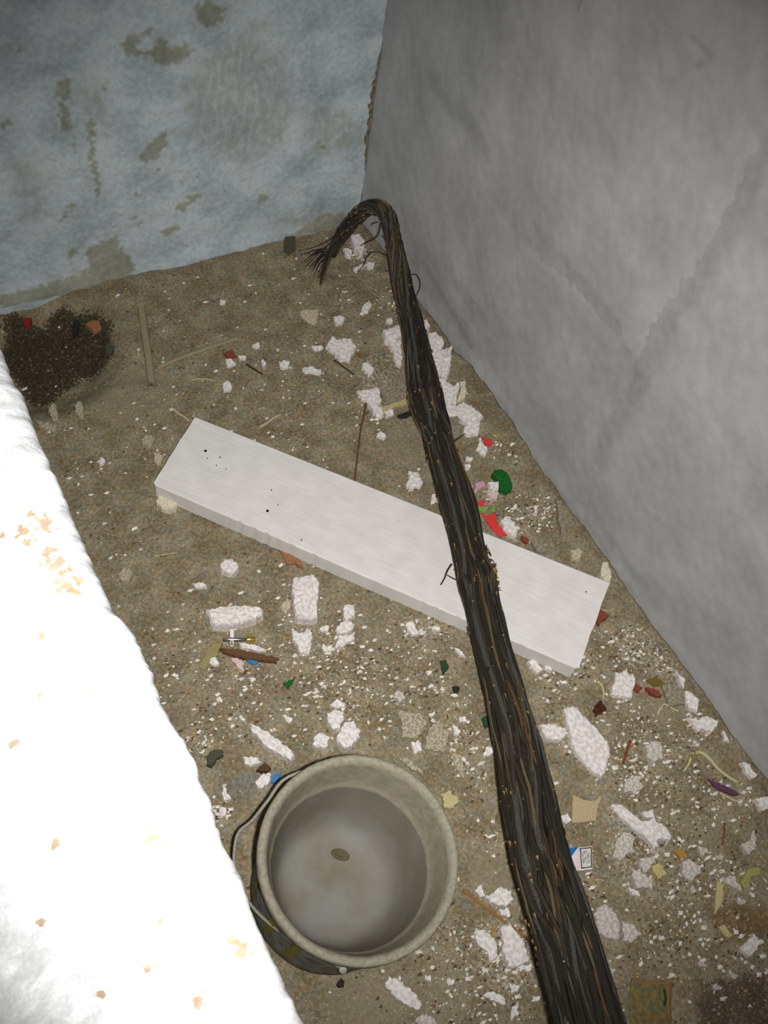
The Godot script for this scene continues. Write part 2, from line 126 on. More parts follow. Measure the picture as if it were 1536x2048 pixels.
	["plaster_chip", "upright white chip near the bottom edge beside the roots", "rubble", "white chips between bucket and roots at the bottom", "white", 0.009, [-0.5485, 1.7328, -0.5397, 1.7354, -0.5492, 1.7484, -0.5616, 1.7504]],
	["plaster_chip", "small white chip closest to the roots near the bottom edge", "rubble", "white chips between bucket and roots at the bottom", "white", 0.009, [-0.5109, 1.7346, -0.5035, 1.7414, -0.5102, 1.7462, -0.5168, 1.7415]],
	["black_lump", "small black lump at the foot of the bucket", "stone", "", "black", 0.01, [-0.7909, 1.584, -0.7799, 1.5811, -0.7764, 1.5884, -0.7805, 1.5937, -0.789, 1.5913]],
	["plaster_flake", "beige grey flat mortar flake with rounded lower edge above the bucket", "rubble", "", "mortarlight", 0.008, [-0.4947, 1.2163, -0.4798, 1.2259, -0.4585, 1.2373, -0.4577, 1.2618, -0.4737, 1.2725, -0.4907, 1.2774, -0.5103, 1.2637, -0.5009, 1.243]],
	["plaster_flake", "beige grey flake with a notched top, between rounded flake and roots", "rubble", "", "mortarlight", 0.008, [-0.4492, 1.2655, -0.4393, 1.2625, -0.4297, 1.2603, -0.4332, 1.2808, -0.4218, 1.2889, -0.4359, 1.3034, -0.4512, 1.3203, -0.4692, 1.3114, -0.4838, 1.2999, -0.4631, 1.2761]],
	["plaster_chip", "square white chip below the two beige grey flakes", "rubble", "", "white", 0.01, [-0.5012, 1.2816, -0.4845, 1.2889, -0.4918, 1.301, -0.5056, 1.302]],
	["plaster_chip", "white chip at the left side of the roots, level with the beige flakes", "rubble", "", "white", 0.01, [-0.3881, 1.3496, -0.3745, 1.3443, -0.3657, 1.3512, -0.3735, 1.3611, -0.3901, 1.3569]],
	["plaster_chip", "grey white lump above the two beige grey flakes", "rubble", "", "greywhite", 0.01, [-0.4918, 1.1895, -0.4783, 1.1792, -0.4746, 1.1905, -0.4709, 1.2017, -0.4856, 1.2039]],
	["plaster_flake", "crumbly white chip cluster right of the four stacked chips below the board", "rubble", "", "white", 0.009, [-0.4022, 1.0644, -0.3916, 1.063, -0.384, 1.0697, -0.3881, 1.0819, -0.3862, 1.0931, -0.4007, 1.0916, -0.4049, 1.0784]],
	["plaster_chip", "slanting white chip just below the board, at the left of the roots", "rubble", "white chips left of the roots below the board", "white", 0.007, [-0.338, 1.1459, -0.3288, 1.1555, -0.3291, 1.1701, -0.3366, 1.1658]],
	["plaster_chip", "round bright white chip between the notched beige flake and the roots", "rubble", "white chips left of the roots below the board", "white", 0.007, [-0.3951, 1.273, -0.3855, 1.275, -0.3863, 1.2842, -0.398, 1.2823]],
	["plaster_chip", "upright white chip right of the notched beige flake", "rubble", "white chips left of the roots below the board", "white", 0.007, [-0.4128, 1.2821, -0.4071, 1.2971, -0.4151, 1.304, -0.421, 1.2973]],
	["plaster_chip", "small white chip left of the dark green leaf bit", "rubble", "white chips left of the roots below the board", "white", 0.007, [-0.4102, 1.1669, -0.4015, 1.1729, -0.4079, 1.1789, -0.4131, 1.1745]],
	["plaster_chip", "white chip at the near edge of the board beside the crumbly chip cluster", "rubble", "white chips left of the roots below the board", "white", 0.007, [-0.3585, 1.089, -0.3432, 1.0977, -0.3508, 1.1038, -0.3589, 1.0981]],
	["green_leaf", "dark green leaf half under the roots, level with the beige flakes", "leaf", "", "darkgreen", 0.005, [-0.3584, 1.2925, -0.3478, 1.2908, -0.3427, 1.2972, -0.3447, 1.3101, -0.3606, 1.3116]],
	["green_leaf", "dark green leaf bit on bare floor between board and beige flakes", "leaf", "", "darkgreen", 0.004, [-0.3751, 1.1586, -0.3625, 1.1617, -0.3654, 1.1772, -0.3833, 1.1863]],
	["black_lump", "small black pebble between green leaf bit and roots", "stone", "", "black", 0.008, [-0.3783, 1.2161, -0.3698, 1.2164, -0.3674, 1.224, -0.3753, 1.2304, -0.3813, 1.2257]],
	["yellow_lump", "yellowish foam lump touching the right side of the bucket rim", "rubble", "", "straw", 0.014, [-0.4968, 1.3851, -0.4804, 1.3885, -0.4753, 1.4015, -0.4726, 1.4114, -0.4919, 1.4191, -0.5011, 1.4083]],
	["grey_stone", "thin grey flake standing right of the bucket rim, near the beige flakes", "rubble", "", "mortarlight", 0.005, [-0.4461, 1.3309, -0.4308, 1.3295, -0.4294, 1.3423, -0.4311, 1.3587, -0.4442, 1.3788, -0.4456, 1.3643]],
	["plaster_flake", "pale flake peeping out behind the top right of the bucket rim", "rubble", "", "mortarlight", 0.008, [-0.5354, 1.2954, -0.5185, 1.3058, -0.507, 1.3349, -0.5055, 1.3455, -0.5202, 1.3271]],
	["plaster_chunk", "roughly square white plaster chunk left of the tall foam block", "rubble", "", "white", 0.016, [-0.683, 0.8113, -0.6708, 0.8066, -0.6589, 0.8078, -0.6537, 0.8209, -0.6516, 0.8338, -0.6654, 0.8426, -0.6864, 0.828]],
	["plaster_chip", "thin white chip below the roughly square plaster chunk", "rubble", "", "white", 0.007, [-0.7449, 0.8287, -0.7349, 0.8293, -0.7253, 0.8332, -0.7227, 0.845, -0.7413, 0.8408]],
	["foam_block", "long white foam block lying sideways beside the chrome tube", "foam", "", "white", 0.026, [-0.7441, 0.8993, -0.719, 0.9041, -0.6876, 0.9137, -0.6481, 0.9313, -0.6473, 0.9465, -0.6698, 0.9519, -0.6911, 0.9498, -0.7132, 0.9451, -0.7471, 0.9331]],
	["foam_block", "tall white foam block standing upright below the board", "foam", "", "white", 0.03, [-0.5661, 0.8964, -0.5562, 0.9028, -0.5473, 0.9017, -0.5284, 0.9047, -0.524, 0.9209, -0.5303, 0.9397, -0.5594, 0.9928, -0.5812, 0.9882, -0.5952, 0.9778, -0.5827, 0.9298]],
	["plaster_flake", "beige chip at the left side of the tall foam block", "rubble", "", "beige", 0.008, [-0.6099, 0.9366, -0.5916, 0.9255, -0.5844, 0.9355, -0.5953, 0.9462, -0.6074, 0.9551]],
	["plaster_flake", "white tooth shaped flake below the tall foam block", "rubble", "", "white", 0.012, [-0.6109, 0.9941, -0.6039, 0.9993, -0.5978, 1.0064, -0.5848, 1.0028, -0.5756, 1.0055, -0.5798, 1.0218, -0.5984, 1.0498, -0.6135, 1.0423, -0.6147, 1.024, -0.6179, 1.0126]],
	["plaster_flake", "topmost white chip of the stacked row right of the tall foam block", "rubble", "", "white", 0.012, [-0.4955, 0.9823, -0.4766, 0.9877, -0.4872, 1.0126, -0.5011, 1.0126, -0.5064, 1.0057]],
	["plaster_flake", "middle white chip of the stacked row right of the tall foam block", "rubble", "", "white", 0.012, [-0.5318, 1.0216, -0.5162, 1.0132, -0.5038, 1.0115, -0.4928, 1.0288, -0.5062, 1.0392, -0.5331, 1.0336]],
	["plaster_flake", "lowest white chip of the stacked row right of the tall foam block", "rubble", "", "white", 0.012, [-0.5331, 1.0381, -0.5164, 1.0429, -0.5009, 1.0437, -0.5099, 1.0581, -0.5265, 1.0579, -0.5362, 1.0605, -0.5518, 1.0606]],
	["plaster_chip", "white oval chip between tooth flake and the stacked row", "rubble", "", "white", 0.008, [-0.5583, 1.009, -0.5402, 1.0108, -0.5464, 1.0197, -0.5591, 1.0178]],
	["plaster_chip", "white forked chip right of the tooth shaped flake", "rubble", "", "white", 0.008, [-0.5694, 1.0406, -0.562, 1.0493, -0.5502, 1.0464, -0.558, 1.0588, -0.5719, 1.0574]],
	["foam_stick", "long crumbly white foam stick pointing at the bucket rim", "foam", "", "white", 0.018, [-0.7543, 1.1304, -0.7458, 1.1423, -0.7293, 1.1647, -0.7167, 1.1913, -0.7025, 1.2185, -0.7131, 1.2296, -0.7268, 1.2107, -0.7465, 1.1832, -0.7559, 1.146]],
	["plaster_chunk", "white oblong lump left of the bucket, below the foam stick", "rubble", "", "white", 0.012, [-0.7874, 1.1844, -0.7763, 1.1893, -0.765, 1.1962, -0.7617, 1.2085, -0.7772, 1.2075, -0.7891, 1.1954]],
	["plaster_chunk", "round white plaster lump just above the bucket rim", "rubble", "", "white", 0.018, [-0.6627, 1.2069, -0.6516, 1.2017, -0.6407, 1.2014, -0.6314, 1.2156, -0.6397, 1.2251, -0.6455, 1.2316, -0.6666, 1.2223]],
	["plaster_chunk", "white lumpy chunk with a dark hollow, above the bucket rim", "rubble", "", "white", 0.018, [-0.6204, 1.1742, -0.6048, 1.1706, -0.5901, 1.1822, -0.5953, 1.1955, -0.6108, 1.2073, -0.6198, 1.2074, -0.6263, 1.1892]],
	["plaster_chunk", "largest rounded white chunk just above the bucket rim", "rubble", "", "white", 0.022, [-0.5993, 1.2011, -0.5827, 1.2063, -0.5805, 1.2186, -0.5796, 1.2312, -0.5938, 1.2423, -0.6055, 1.2482, -0.6197, 1.245, -0.6238, 1.2221]],
	["plaster_chip", "small white oval chip above the lumpy chunks by the bucket", "rubble", "", "white", 0.008, [-0.6041, 1.1573, -0.5912, 1.1534, -0.5764, 1.1672, -0.5822, 1.1731, -0.6032, 1.1619]],
	["plaster_chunk", "white egg shaped chunk with blue scrap at its right, beside the bucket", "rubble", "", "white", 0.018, [-0.7841, 1.2379, -0.7746, 1.2306, -0.7647, 1.2292, -0.7537, 1.2341, -0.7586, 1.2435, -0.7643, 1.2505, -0.7768, 1.2517, -0.7855, 1.2459]],
	["brown_clod", "dark brown clod between two white lumps left of the bucket", "soil", "", "brown", 0.012, [-0.7736, 1.2169, -0.7634, 1.2127, -0.7553, 1.2113, -0.7485, 1.2222, -0.7571, 1.2291]],
	["blue_scrap", "bright blue plastic scrap at the upper left of the bucket rim", "plastic", "", "blue", 0.004, [-0.7592, 1.2436, -0.7481, 1.2349, -0.7329, 1.2348, -0.7399, 1.2424, -0.7527, 1.2503]],
	["plaster_flake", "white crumbly curl close to the white parapet, left of the bucket", "rubble", "", "white", 0.009, [-0.8424, 1.2279, -0.8338, 1.2174, -0.8327, 1.2332, -0.8315, 1.2441, -0.8424, 1.2439]],
	["plaster_flake", "white crumbly chip below the curl, close to the white parapet", "rubble", "", "white", 0.009, [-0.8543, 1.2489, -0.8483, 1.2498, -0.8447, 1.2569, -0.8502, 1.2685, -0.8601, 1.2686]],
	["dark_stone", "dark grey green flat stone left of the long foam stick", "stone", "", "darkstone", 0.012, [-0.8442, 1.1614, -0.8351, 1.1545, -0.8229, 1.154, -0.8116, 1.1609, -0.8162, 1.1678, -0.8291, 1.17, -0.8413, 1.1802, -0.8478, 1.1734]],
	["wood_chip", "splintered olive wood chip beside the chrome tube", "wood", "", "olive_wood", 0.008, [-0.7963, 0.9949, -0.7735, 0.9731, -0.7548, 0.96, -0.7363, 0.9634, -0.747, 0.9755, -0.7544, 0.9845, -0.7869, 1.0032]],
	["plaster_chip", "round white chip at the lower end of the olive wood chip", "rubble", "", "white", 0.008, [-0.7711, 0.9872, -0.761, 0.9915, -0.7596, 1.003, -0.7684, 1.0057, -0.7738, 0.9969]],
	["brown_stick", "brown bark stick lying under a white strip below the chrome tube", "wood", "", "bark", 0.01, [-0.7465, 0.9742, -0.7128, 0.994, -0.6832, 1.0142, -0.6552, 1.036, -0.6627, 1.0416, -0.6963, 1.0219, -0.7236, 1.0037, -0.7417, 0.9872]],
	["painted_strip", "white painted strip lying on the brown bark stick", "wood", "", "white", 0.006, [-0.7095, 0.9784, -0.6855, 0.9908, -0.6676, 1.0106, -0.6811, 1.0093, -0.6958, 0.9964, -0.7104, 0.9881]],
	["blue_scrap", "small blue scrap below the brown bark stick", "plastic", "", "blue", 0.004, [-0.7104, 1.0127, -0.6921, 1.0216, -0.6913, 1.0317, -0.7058, 1.0234]],
	["plaster_flake", "ragged pale chip under the brown bark stick", "rubble", "", "pinkwhite", 0.007, [-0.7357, 1.0019, -0.7248, 1.0043, -0.716, 1.0168, -0.7236, 1.0331, -0.7297, 1.0262, -0.731, 1.0148]],
	["brick_bit", "faint terracotta tile bit at the near edge of the board", "rubble", "", "terracotta", 0.006, [-0.563, 0.819, -0.5464, 0.8257, -0.535, 0.8415, -0.5359, 0.8756, -0.5454, 0.8607, -0.5618, 0.8565]],
	["green_leaf", "small bright green triangular leaf between the foam pieces", "leaf", "", "green", 0.004, [-0.6659, 1.0827, -0.656, 1.0826, -0.6385, 1.0793, -0.6508, 1.0892, -0.6618, 1.0962]],
	["plaster_chip", "white chip at the upper left end of the foam stick", "rubble", "white chips above the foam stick", "white", 0.007, [-0.7659, 1.1119, -0.7587, 1.113, -0.755, 1.1228, -0.7625, 1.1226]],
	["plaster_chip", "white chip between the foam stick and the lumpy chunk", "rubble", "white chips above the foam stick", "white", 0.007, [-0.6907, 1.1425, -0.682, 1.1473, -0.6764, 1.157, -0.6848, 1.1585, -0.6915, 1.1514]],
	["plaster_chip", "flat white chip halfway between the olive wood chip and foam stick", "rubble", "white chips above the foam stick", "white", 0.007, [-0.7892, 1.0645, -0.782, 1.0655, -0.7792, 1.073, -0.7881, 1.0713]],
	["plaster_chip", "white chip between blue scrap and green triangular leaf", "rubble", "white chips above the foam stick", "white", 0.007, [-0.72, 1.0508, -0.7118, 1.05, -0.7098, 1.0573, -0.718, 1.0581]],
	["plaster_flake", "curled white piece peeping out under the left corner of the board", "rubble", "", "cream", 0.016, [-0.7493, 0.6301, -0.7401, 0.6156, -0.7262, 0.6237, -0.7158, 0.6356, -0.7064, 0.6445, -0.7159, 0.6562, -0.7311, 0.6578, -0.7421, 0.6509]],
	["pebble", "smooth beige pebble left of the board's upper corner, near the dark pit", "stone", "", "mortarlight", 0.014, [-0.8223, 0.3375, -0.813, 0.328, -0.8066, 0.3348, -0.8066, 0.352, -0.8142, 0.3662, -0.8226, 0.3658, -0.8269, 0.3557]],
	["pebble", "round grey pebble just left of the board", "stone", "", "mortarlight", 0.014, [-0.7244, 0.4732, -0.7136, 0.4635, -0.7021, 0.4678, -0.6989, 0.4802, -0.706, 0.4913, -0.7191, 0.4918, -0.7259, 0.4837]],
	["pebble", "grey egg shaped pebble beside the parapet left of the square chunk", "stone", "", "mortarlight", 0.016, [-0.8664, 0.7578, -0.855, 0.7471, -0.8432, 0.7531, -0.8431, 0.7673, -0.854, 0.7793, -0.8667, 0.7764, -0.8698, 0.7681]],
	["plaster_chip", "round white chip between the parapet and the board's left end", "rubble", "", "white", 0.008, [-0.8204, 0.4875, -0.8125, 0.4825, -0.8072, 0.4886, -0.8112, 0.4978, -0.8203, 0.497]],
	["plaster_flake", "thin pale chip close to the parapet below the dark pit", "rubble", "", "mortarlight", 0.006, [-0.9062, 0.345, -0.8867, 0.3566, -0.872, 0.3706, -0.8718, 0.3874, -0.8879, 0.3785, -0.9025, 0.3646]],
	["plaster_flake", "narrow pale flake standing above the thin chip near the parapet", "rubble", "", "mortarlight", 0.007, [-0.8752, 0.3177, -0.8617, 0.3041, -0.8557, 0.3121, -0.864, 0.3545, -0.8742, 0.3535]],
	["pale_chip", "pale beige chip touching the left end of the board", "rubble", "", "beige", 0.008, [-0.711, 0.5109, -0.6988, 0.5128, -0.6951, 0.5266, -0.7108, 0.5408, -0.7167, 0.5332]],
	["red_scrap", "dull red scrap at the foot of the blue wall above the dark pit", "plastic", "", "dullred", 0.006, [-0.8535, 0.0244, -0.8427, 0.0217, -0.8314, 0.029, -0.8408, 0.0466, -0.8527, 0.0456]],
	["brick_bit", "orange brown brick bit at the right rim of the dark pit", "rubble", "", "terracotta", 0.008, [-0.7297, 0.1003, -0.7138, 0.093, -0.6963, 0.0992, -0.6996, 0.1238, -0.7188, 0.1234]],
	["dark_stone", "dark stone standing at the right rim of the dark pit", "stone", "", "black", 0.01, [-0.7537, 0.0755, -0.7385, 0.063, -0.7359, 0.0769, -0.7501, 0.1008, -0.7609, 0.1066]],
	["grey_stone", "grey green stone lying in the dark pit", "stone", "", "darkstone", 0.012, [-0.7105, 0.1797, -0.6967, 0.1721, -0.6903, 0.187, -0.7013, 0.2034, -0.7129, 0.1976]],
]
const STICKS := [
	["wood_lath", "dusty flat wooden lath on the floor left of the board, pointing at it", "wood", "dusty", 0.0085, 0.005, 0.35, [-0.5975, 0.0958, -0.6138, 0.1635, -0.6299, 0.2369, -0.6547, 0.3375]],
	["wood_lath", "faint dusty strip lying crosswise from the lath towards the roots", "wood", "dusty", 0.0055, 0.003, 0.35, [-0.628, 0.2867, -0.5582, 0.2783, -0.4851, 0.2718, -0.429, 0.2696]],
	["twig", "thin brown twig standing upright in view, above the middle of the board", "twig", "bark", 0.0026, 0.006, 1, [-0.2327, 0.5378, -0.2562, 0.5739, -0.2778, 0.6039, -0.3227, 0.678, -0.352, 0.7274]],
	["twig", "short black twig among white chips above the board", "twig", "black", 0.0022, 0.004, 1, [-0.4399, 0.3473, -0.4292, 0.3652, -0.4177, 0.3864]],
	["twig", "thin dark twig below the ragged plaster clump", "twig", "black", 0.0018, 0.004, 1, [-0.2498, 0.4027, -0.2378, 0.4308, -0.2259, 0.4587]],
	["straw", "pale straw above the board's upper left corner, nearly level", "straw", "straw", 0.0016, 0.004, 1, [-0.5672, 0.3465, -0.5455, 0.353, -0.5216, 0.3664]],
	["wood_splinter", "yellowish jagged splinter just above the board's upper left part", "wood", "pale_wood", 0.003, 0.004, 0.5, [-0.4793, 0.5183, -0.4587, 0.5132, -0.4403, 0.5055, -0.423, 0.5033]],
	["wood_splinter", "pale splinter touching the upper left corner of the board", "wood", "pale_wood", 0.003, 0.004, 0.5, [-0.6344, 0.4061, -0.6273, 0.4233, -0.6192, 0.4379, -0.6121, 0.455]],
	["straw", "pale short straw on the dirt below the board's left end", "straw", "straw", 0.0012, 0.004, 1, [-0.7883, 0.7397, -0.7704, 0.7433, -0.7475, 0.7477]],
	["straw", "fine curved straw below the board, right of the short straw", "straw", "dusty", 0.0009, 0.004, 1, [-0.7416, 0.7538, -0.7226, 0.7664, -0.7065, 0.7973]],
	["orange_stick", "orange brown stick running from the bucket towards the roots", "stick", "orange", 0.0028, 0.006, 1, [-0.5363, 1.5442, -0.5194, 1.5732, -0.4942, 1.6214, -0.4652, 1.6699]],
	["short_stick", "short yellowish stick between the two flakes below the orange stick", "stick", "ochre", 0.003, 0.006, 1, [-0.5173, 1.6193, -0.5245, 1.627, -0.5306, 1.6343]],
	["straw", "thin orange straw on the floor above the bucket", "straw", "orange", 0.001, 0.004, 1, [-0.5819, 1.1987, -0.5564, 1.215, -0.5303, 1.2305]],
	["twig", "thin grey twig from the beige flake down to the bucket rim", "twig", "dusty", 0.0015, 0.006, 1, [-0.5025, 1.2236, -0.5217, 1.2455, -0.5517, 1.2732]],
	["straw", "pale curved straw beside the five sided white fragment", "straw", "straw", 0.0026, 0.005, 1, [-0.114, 1.3159, -0.1094, 1.3268, -0.1137, 1.3406, -0.1236, 1.3539]],
	["straw", "bent pale straw right of the oblong brick bit", "straw", "straw", 0.0026, 0.005, 1, [-0.042, 1.422, -0.0292, 1.4123, -0.0157, 1.4082, -0.0079, 1.4193, 0.0017, 1.4311]],
	["twig", "dark red twig amid dirt below the glass shard", "twig", "brick", 0.003, 0.005, 1, [-0.1187, 1.4421, -0.1349, 1.456, -0.1559, 1.4737]],
	["pale_root", "pale crooked root near the right wall above the purple strip", "twig", "straw", 0.0042, 0.006, 1, [-0.0218, 1.5124, -0.0054, 1.5175, 0.0022, 1.5377, 0.006, 1.558, 0.0162, 1.579, 0.0246, 1.593]],
	["pale_root", "short pale curl left of the crooked root", "twig", "straw", 0.003, 0.006, 1, [-0.0329, 1.518, -0.0433, 1.5259, -0.06, 1.5329]],
	["straw", "pale straw edging the purple paper strip", "straw", "straw", 0.0024, 0.007, 1, [-0.0172, 1.5961, -0.0074, 1.6095, -0.0003, 1.6187, 0.0101, 1.6204]],
	["grass_blade", "long dry grass blade below the purple paper strip", "straw", "dusty", 0.0026, 0.005, 0.4, [-0.0228, 1.608, -0.0211, 1.6227, -0.0231, 1.6377, -0.0256, 1.6621, -0.0285, 1.6869]],
	["twig", "thin dark red upright twig at the right, below the grass blade", "twig", "brick", 0.0018, 0.005, 1, [-0.0453, 1.6425, -0.0571, 1.6566, -0.0741, 1.673]],
	["straw", "pale straw by the right end of the board", "straw", "straw", 0.0014, 0.006, 1, [-0.0179, 1.1879, -0.0096, 1.1938, 0.0017, 1.1972]],
	["wire_loop", "thin brassy wire loop by the right wall beside red wrapper scrap", "wire", "brass", 0.0012, 0.008, 1, [-0.0144, 0.7206, -0.0023, 0.7311, -0.0007, 0.7464, -0.0089, 0.7652, -0.0241, 0.7781, -0.0385, 0.7811]],
]
const PEELS := [
	[-0.4141, 0.6278, -0.3821, 0.6387, -0.3513, 0.6182, -0.3597, 0.5932, -0.3893, 0.5877, -0.4118, 0.6075],
	[-0.5614, 0.5777, -0.5321, 0.5929, -0.4814, 0.5976, -0.5185, 0.5826, -0.5298, 0.563, -0.5002, 0.5526, -0.4888, 0.5745, -0.4651, 0.5736, -0.4642, 0.5547, -0.4267, 0.5587, -0.4194, 0.5385, -0.4447, 0.5205, -0.4862, 0.5227, -0.5008, 0.5444, -0.5416, 0.5516],
	[-0.6919, 0.4887, -0.6736, 0.5298, -0.6596, 0.5219, -0.6637, 0.4775, -0.6798, 0.4862],
	[-0.6888, 0.4771, -0.6766, 0.4747, -0.6713, 0.4208, -0.6914, 0.4044],
	[-0.6031, 0.4939, -0.593, 0.5146, -0.5938, 0.4801],
	[-0.6363, 0.4304, -0.6285, 0.4288, -0.6358, 0.3228, -0.6312, 0.2901, -0.6334, 0.2516, -0.6482, 0.2355, -0.6401, 0.2859, -0.648, 0.3257],
	[-0.5486, 0.3146, -0.5198, 0.3528, -0.4855, 0.3672, -0.484, 0.3385, -0.5121, 0.3085, -0.5454, 0.3138],
	[-0.5102, 0.2888, -0.497, 0.2882, -0.5044, 0.2757],
	[-0.5699, 0.2312, -0.5465, 0.2319, -0.5541, 0.2217],
	[-0.7362, 0.1875, -0.6978, 0.2406, -0.688, 0.2341, -0.72, 0.2036],
	[-0.4733, 0.1656, -0.4541, 0.1761, -0.417, 0.1958, -0.4116, 0.179, -0.4551, 0.1536],
	[-0.5112, 0.1006, -0.4949, 0.1152, -0.4636, 0.1226, -0.4645, 0.1037, -0.4964, 0.0889],
	[-0.581, 0.1695, -0.5574, 0.1672, -0.5701, 0.1522],
	[-0.2793, 0.1372, -0.2598, 0.1553, -0.2468, 0.1403, -0.2653, 0.1261],
	[-0.6816, 0.1047, -0.6396, 0.1158, -0.609, 0.1258, -0.6057, 0.0895, -0.5858, 0.0517, -0.5757, 0.0175, -0.6236, 0.0263, -0.6589, 0.0249, -0.6841, 0.0376],
	[-0.7244, 0.1102, -0.6947, 0.1159, -0.7178, 0.077],
	[-0.6747, 0.3806, -0.6671, 0.3848, -0.671, 0.3557, -0.6772, 0.3548],
	[-0.8022, 0.4602, -0.7815, 0.4613, -0.7947, 0.4508],
	[-0.7748, 0.6046, -0.7316, 0.5991, -0.7499, 0.5964],
	[-0.1221, 0.2523, -0.1095, 0.2522, -0.1099, 0.2248],
	[-0.566, 0.1468, -0.5511, 0.1455, -0.5579, 0.133],
	[-0.4572, 0.2335, -0.4501, 0.2385, -0.4508, 0.2224],
	[-0.4166, 0.2436, -0.4085, 0.2443, -0.4137, 0.2267],
	[-0.8833, 0.0329, -0.8171, 0.0341, -0.7379, 0.0377, -0.6795, 0.0469, -0.584, 0.045, -0.575, 0.011, -0.629, -0.0277, -0.7259, -0.0441, -0.8092, -0.0563, -0.8685, -0.0683, -0.9033, -0.0723],
	[-0.198, 0.0091, -0.1585, 0.0218, -0.1064, 0.0468, -0.0374, 0.0375, -0.0208, 0.0106, -0.0879, -0.0144, -0.1542, -0.0529, -0.2088, -0.0532],
]
const MOTTLES := [
	[-0.4231, 0.522, -0.3183, 0.536, -0.2308, 0.4988, -0.1914, 0.3859, -0.2215, 0.2643, -0.3289, 0.2492, -0.4085, 0.3201, -0.4376, 0.4238],
	[-0.1901, 0.3609, -0.0552, 0.3395, -0.0163, 0.217, -0.1202, 0.2272],
	[-0.6518, 0.5162, -0.604, 0.5124, -0.6089, 0.4246, -0.6479, 0.4329],
	[-0.8014, 0.3625, -0.7446, 0.3489, -0.7541, 0.2238, -0.7961, 0.2219],
	[-0.7818, 0.0457, -0.679, 0.0514, -0.5761, 0.027, -0.5682, -0.0232, -0.7561, -0.0097, -0.8233, -0.003, -0.8708, -0.0185, -0.8861, 0.0183, -0.8183, 0.0267],
	[-0.3289, 0.5903, -0.2766, 0.582, -0.2811, 0.5404, -0.3183, 0.536],
	[-0.2133, 0.0607, -0.1088, 0.0785, -0.0239, 0.0402, -0.1039, 0.0144, -0.2111, 0.0048],
]
const STROKES := [
	[0.018, -0.16, [0.298, 0.1164, 0.3755, 0.1056, 0.4598, 0.0903, 0.5253, 0.0743]],
	[0.022, -0.12, [0.4352, 0.1768, 0.4928, 0.1776, 0.549, 0.1784]],
	[0.012, -0.12, [0.467, 0.1607, 0.506, 0.1595]],
	[0.03, -0.13, [0.2111, 0.5352, 0.2754, 0.5218, 0.3688, 0.5299, 0.4119, 0.5153]],
	[0.03, -0.08, [0.4912, 0.4571, 0.5476, 0.4537, 0.6691, 0.458, 0.775, 0.4792]],
	[0.03, -0.13, [0.624, 0.4808, 0.7554, 0.486, 0.8688, 0.4809]],
	[0.03, 0.07, [0.6237, 0.4433, 0.7946, 0.4724, 0.9259, 0.4875]],
	[0.03, -0.12, [0.9823, 0.935, 0.9877, 0.8181, 0.9822, 0.6943, 0.9491, 0.524]],
	[0.03, 0.06, [0.9638, 0.9214, 0.9609, 0.8053, 0.9624, 0.574]],
	[0.035, -0.14, [0.9666, 0.5901, 0.968, 0.4396, 0.97, 0.2]],
	[0.06, 0.08, [0.9402, 0.564, 0.9399, 0.4891]],
	[0.012, 0.08, [0.9671, 0.5423, 0.973, 0.4037, 0.9706, 0.1316]],
	[0.05, -0.08, [1.1834, 0.4592, 1.1901, 0.5097, 1.2305, 0.5065, 1.2804, 0.4885]],
	[0.04, -0.05, [0.8124, 0.438, 0.9199, 0.3867, 0.921, 0.4694]],
	[0.05, -0.05, [0.6854, 0.2242, 0.7745, 0.1952, 0.8269, 0.1238]],
	[0.012, 0.1, [0.9026, -0.0363, 1.0444, -0.0113, 1.1886, -0.0102]],
	[0.03, -0.08, [0.9262, -0.0034, 1.0591, 0.0311, 1.2338, 0.0884]],
	[0.008, 0.08, [1.0124, -0.0603, 1.101, -0.0484, 1.2074, -0.0439, 1.2799, -0.0485]],
	[0.02, 0.06, [0.0614, 0.5519, 0.0619, 0.3884, 0.0595, 0.2141]],
	[0.006, -0.2, [0.548, 0.8962, 0.549, 0.8803]],
	[0.008, -0.12, [0.4435, 0.7874, 0.4553, 0.7717]],
	[0.008, -0.12, [0.787, 0.9792, 0.8275, 0.978]],
	[0.01, -0.12, [0.8158, 0.9513, 0.8175, 0.9578]],
]
const ROOT_PATH := [-0.666, 0.56, 1.9574, 0.047, -0.6201, 0.47, 1.8783, 0.0445, -0.5797, 0.4, 1.8046, 0.0449, -0.5345, 0.33, 1.7198, 0.0449, -0.5059, 0.29, 1.6543, 0.0475, -0.4759, 0.25, 1.5807, 0.0457, -0.4387, 0.215, 1.5036, 0.0437, -0.4004, 0.185, 1.4205, 0.0414, -0.3621, 0.155, 1.3285, 0.0378, -0.327, 0.13, 1.2286, 0.0347, -0.2883, 0.11, 1.1246, 0.0346, -0.2673, 0.102, 1.0729, 0.0407, -0.2512, 0.096, 1.0143, 0.0338, -0.2128, 0.088, 0.9009, 0.0374, -0.1806, 0.082, 0.775, 0.0332, -0.1615, 0.078, 0.7099, 0.0344, -0.1464, 0.074, 0.6421, 0.0398, -0.1254, 0.07, 0.5866, 0.0384, -0.0938, 0.067, 0.5013, 0.0323, -0.0706, 0.068, 0.4299, 0.0291, -0.0559, 0.08, 0.3642, 0.0261, -0.0428, 0.098, 0.3033, 0.0247, -0.0332, 0.128, 0.2532, 0.022, -0.0312, 0.148, 0.2237, 0.0191, -0.0255, 0.168, 0.1844, 0.021, -0.0299, 0.174, 0.1601, 0.0205, -0.0399, 0.168, 0.1371, 0.0194, -0.0521, 0.145, 0.1195, 0.0196, -0.0683, 0.105, 0.1024, 0.0198, -0.087, 0.065, 0.0946, 0.0187, -0.105, 0.034, 0.0966, 0.0163, -0.1242, 0.016, 0.1098, 0.0125]
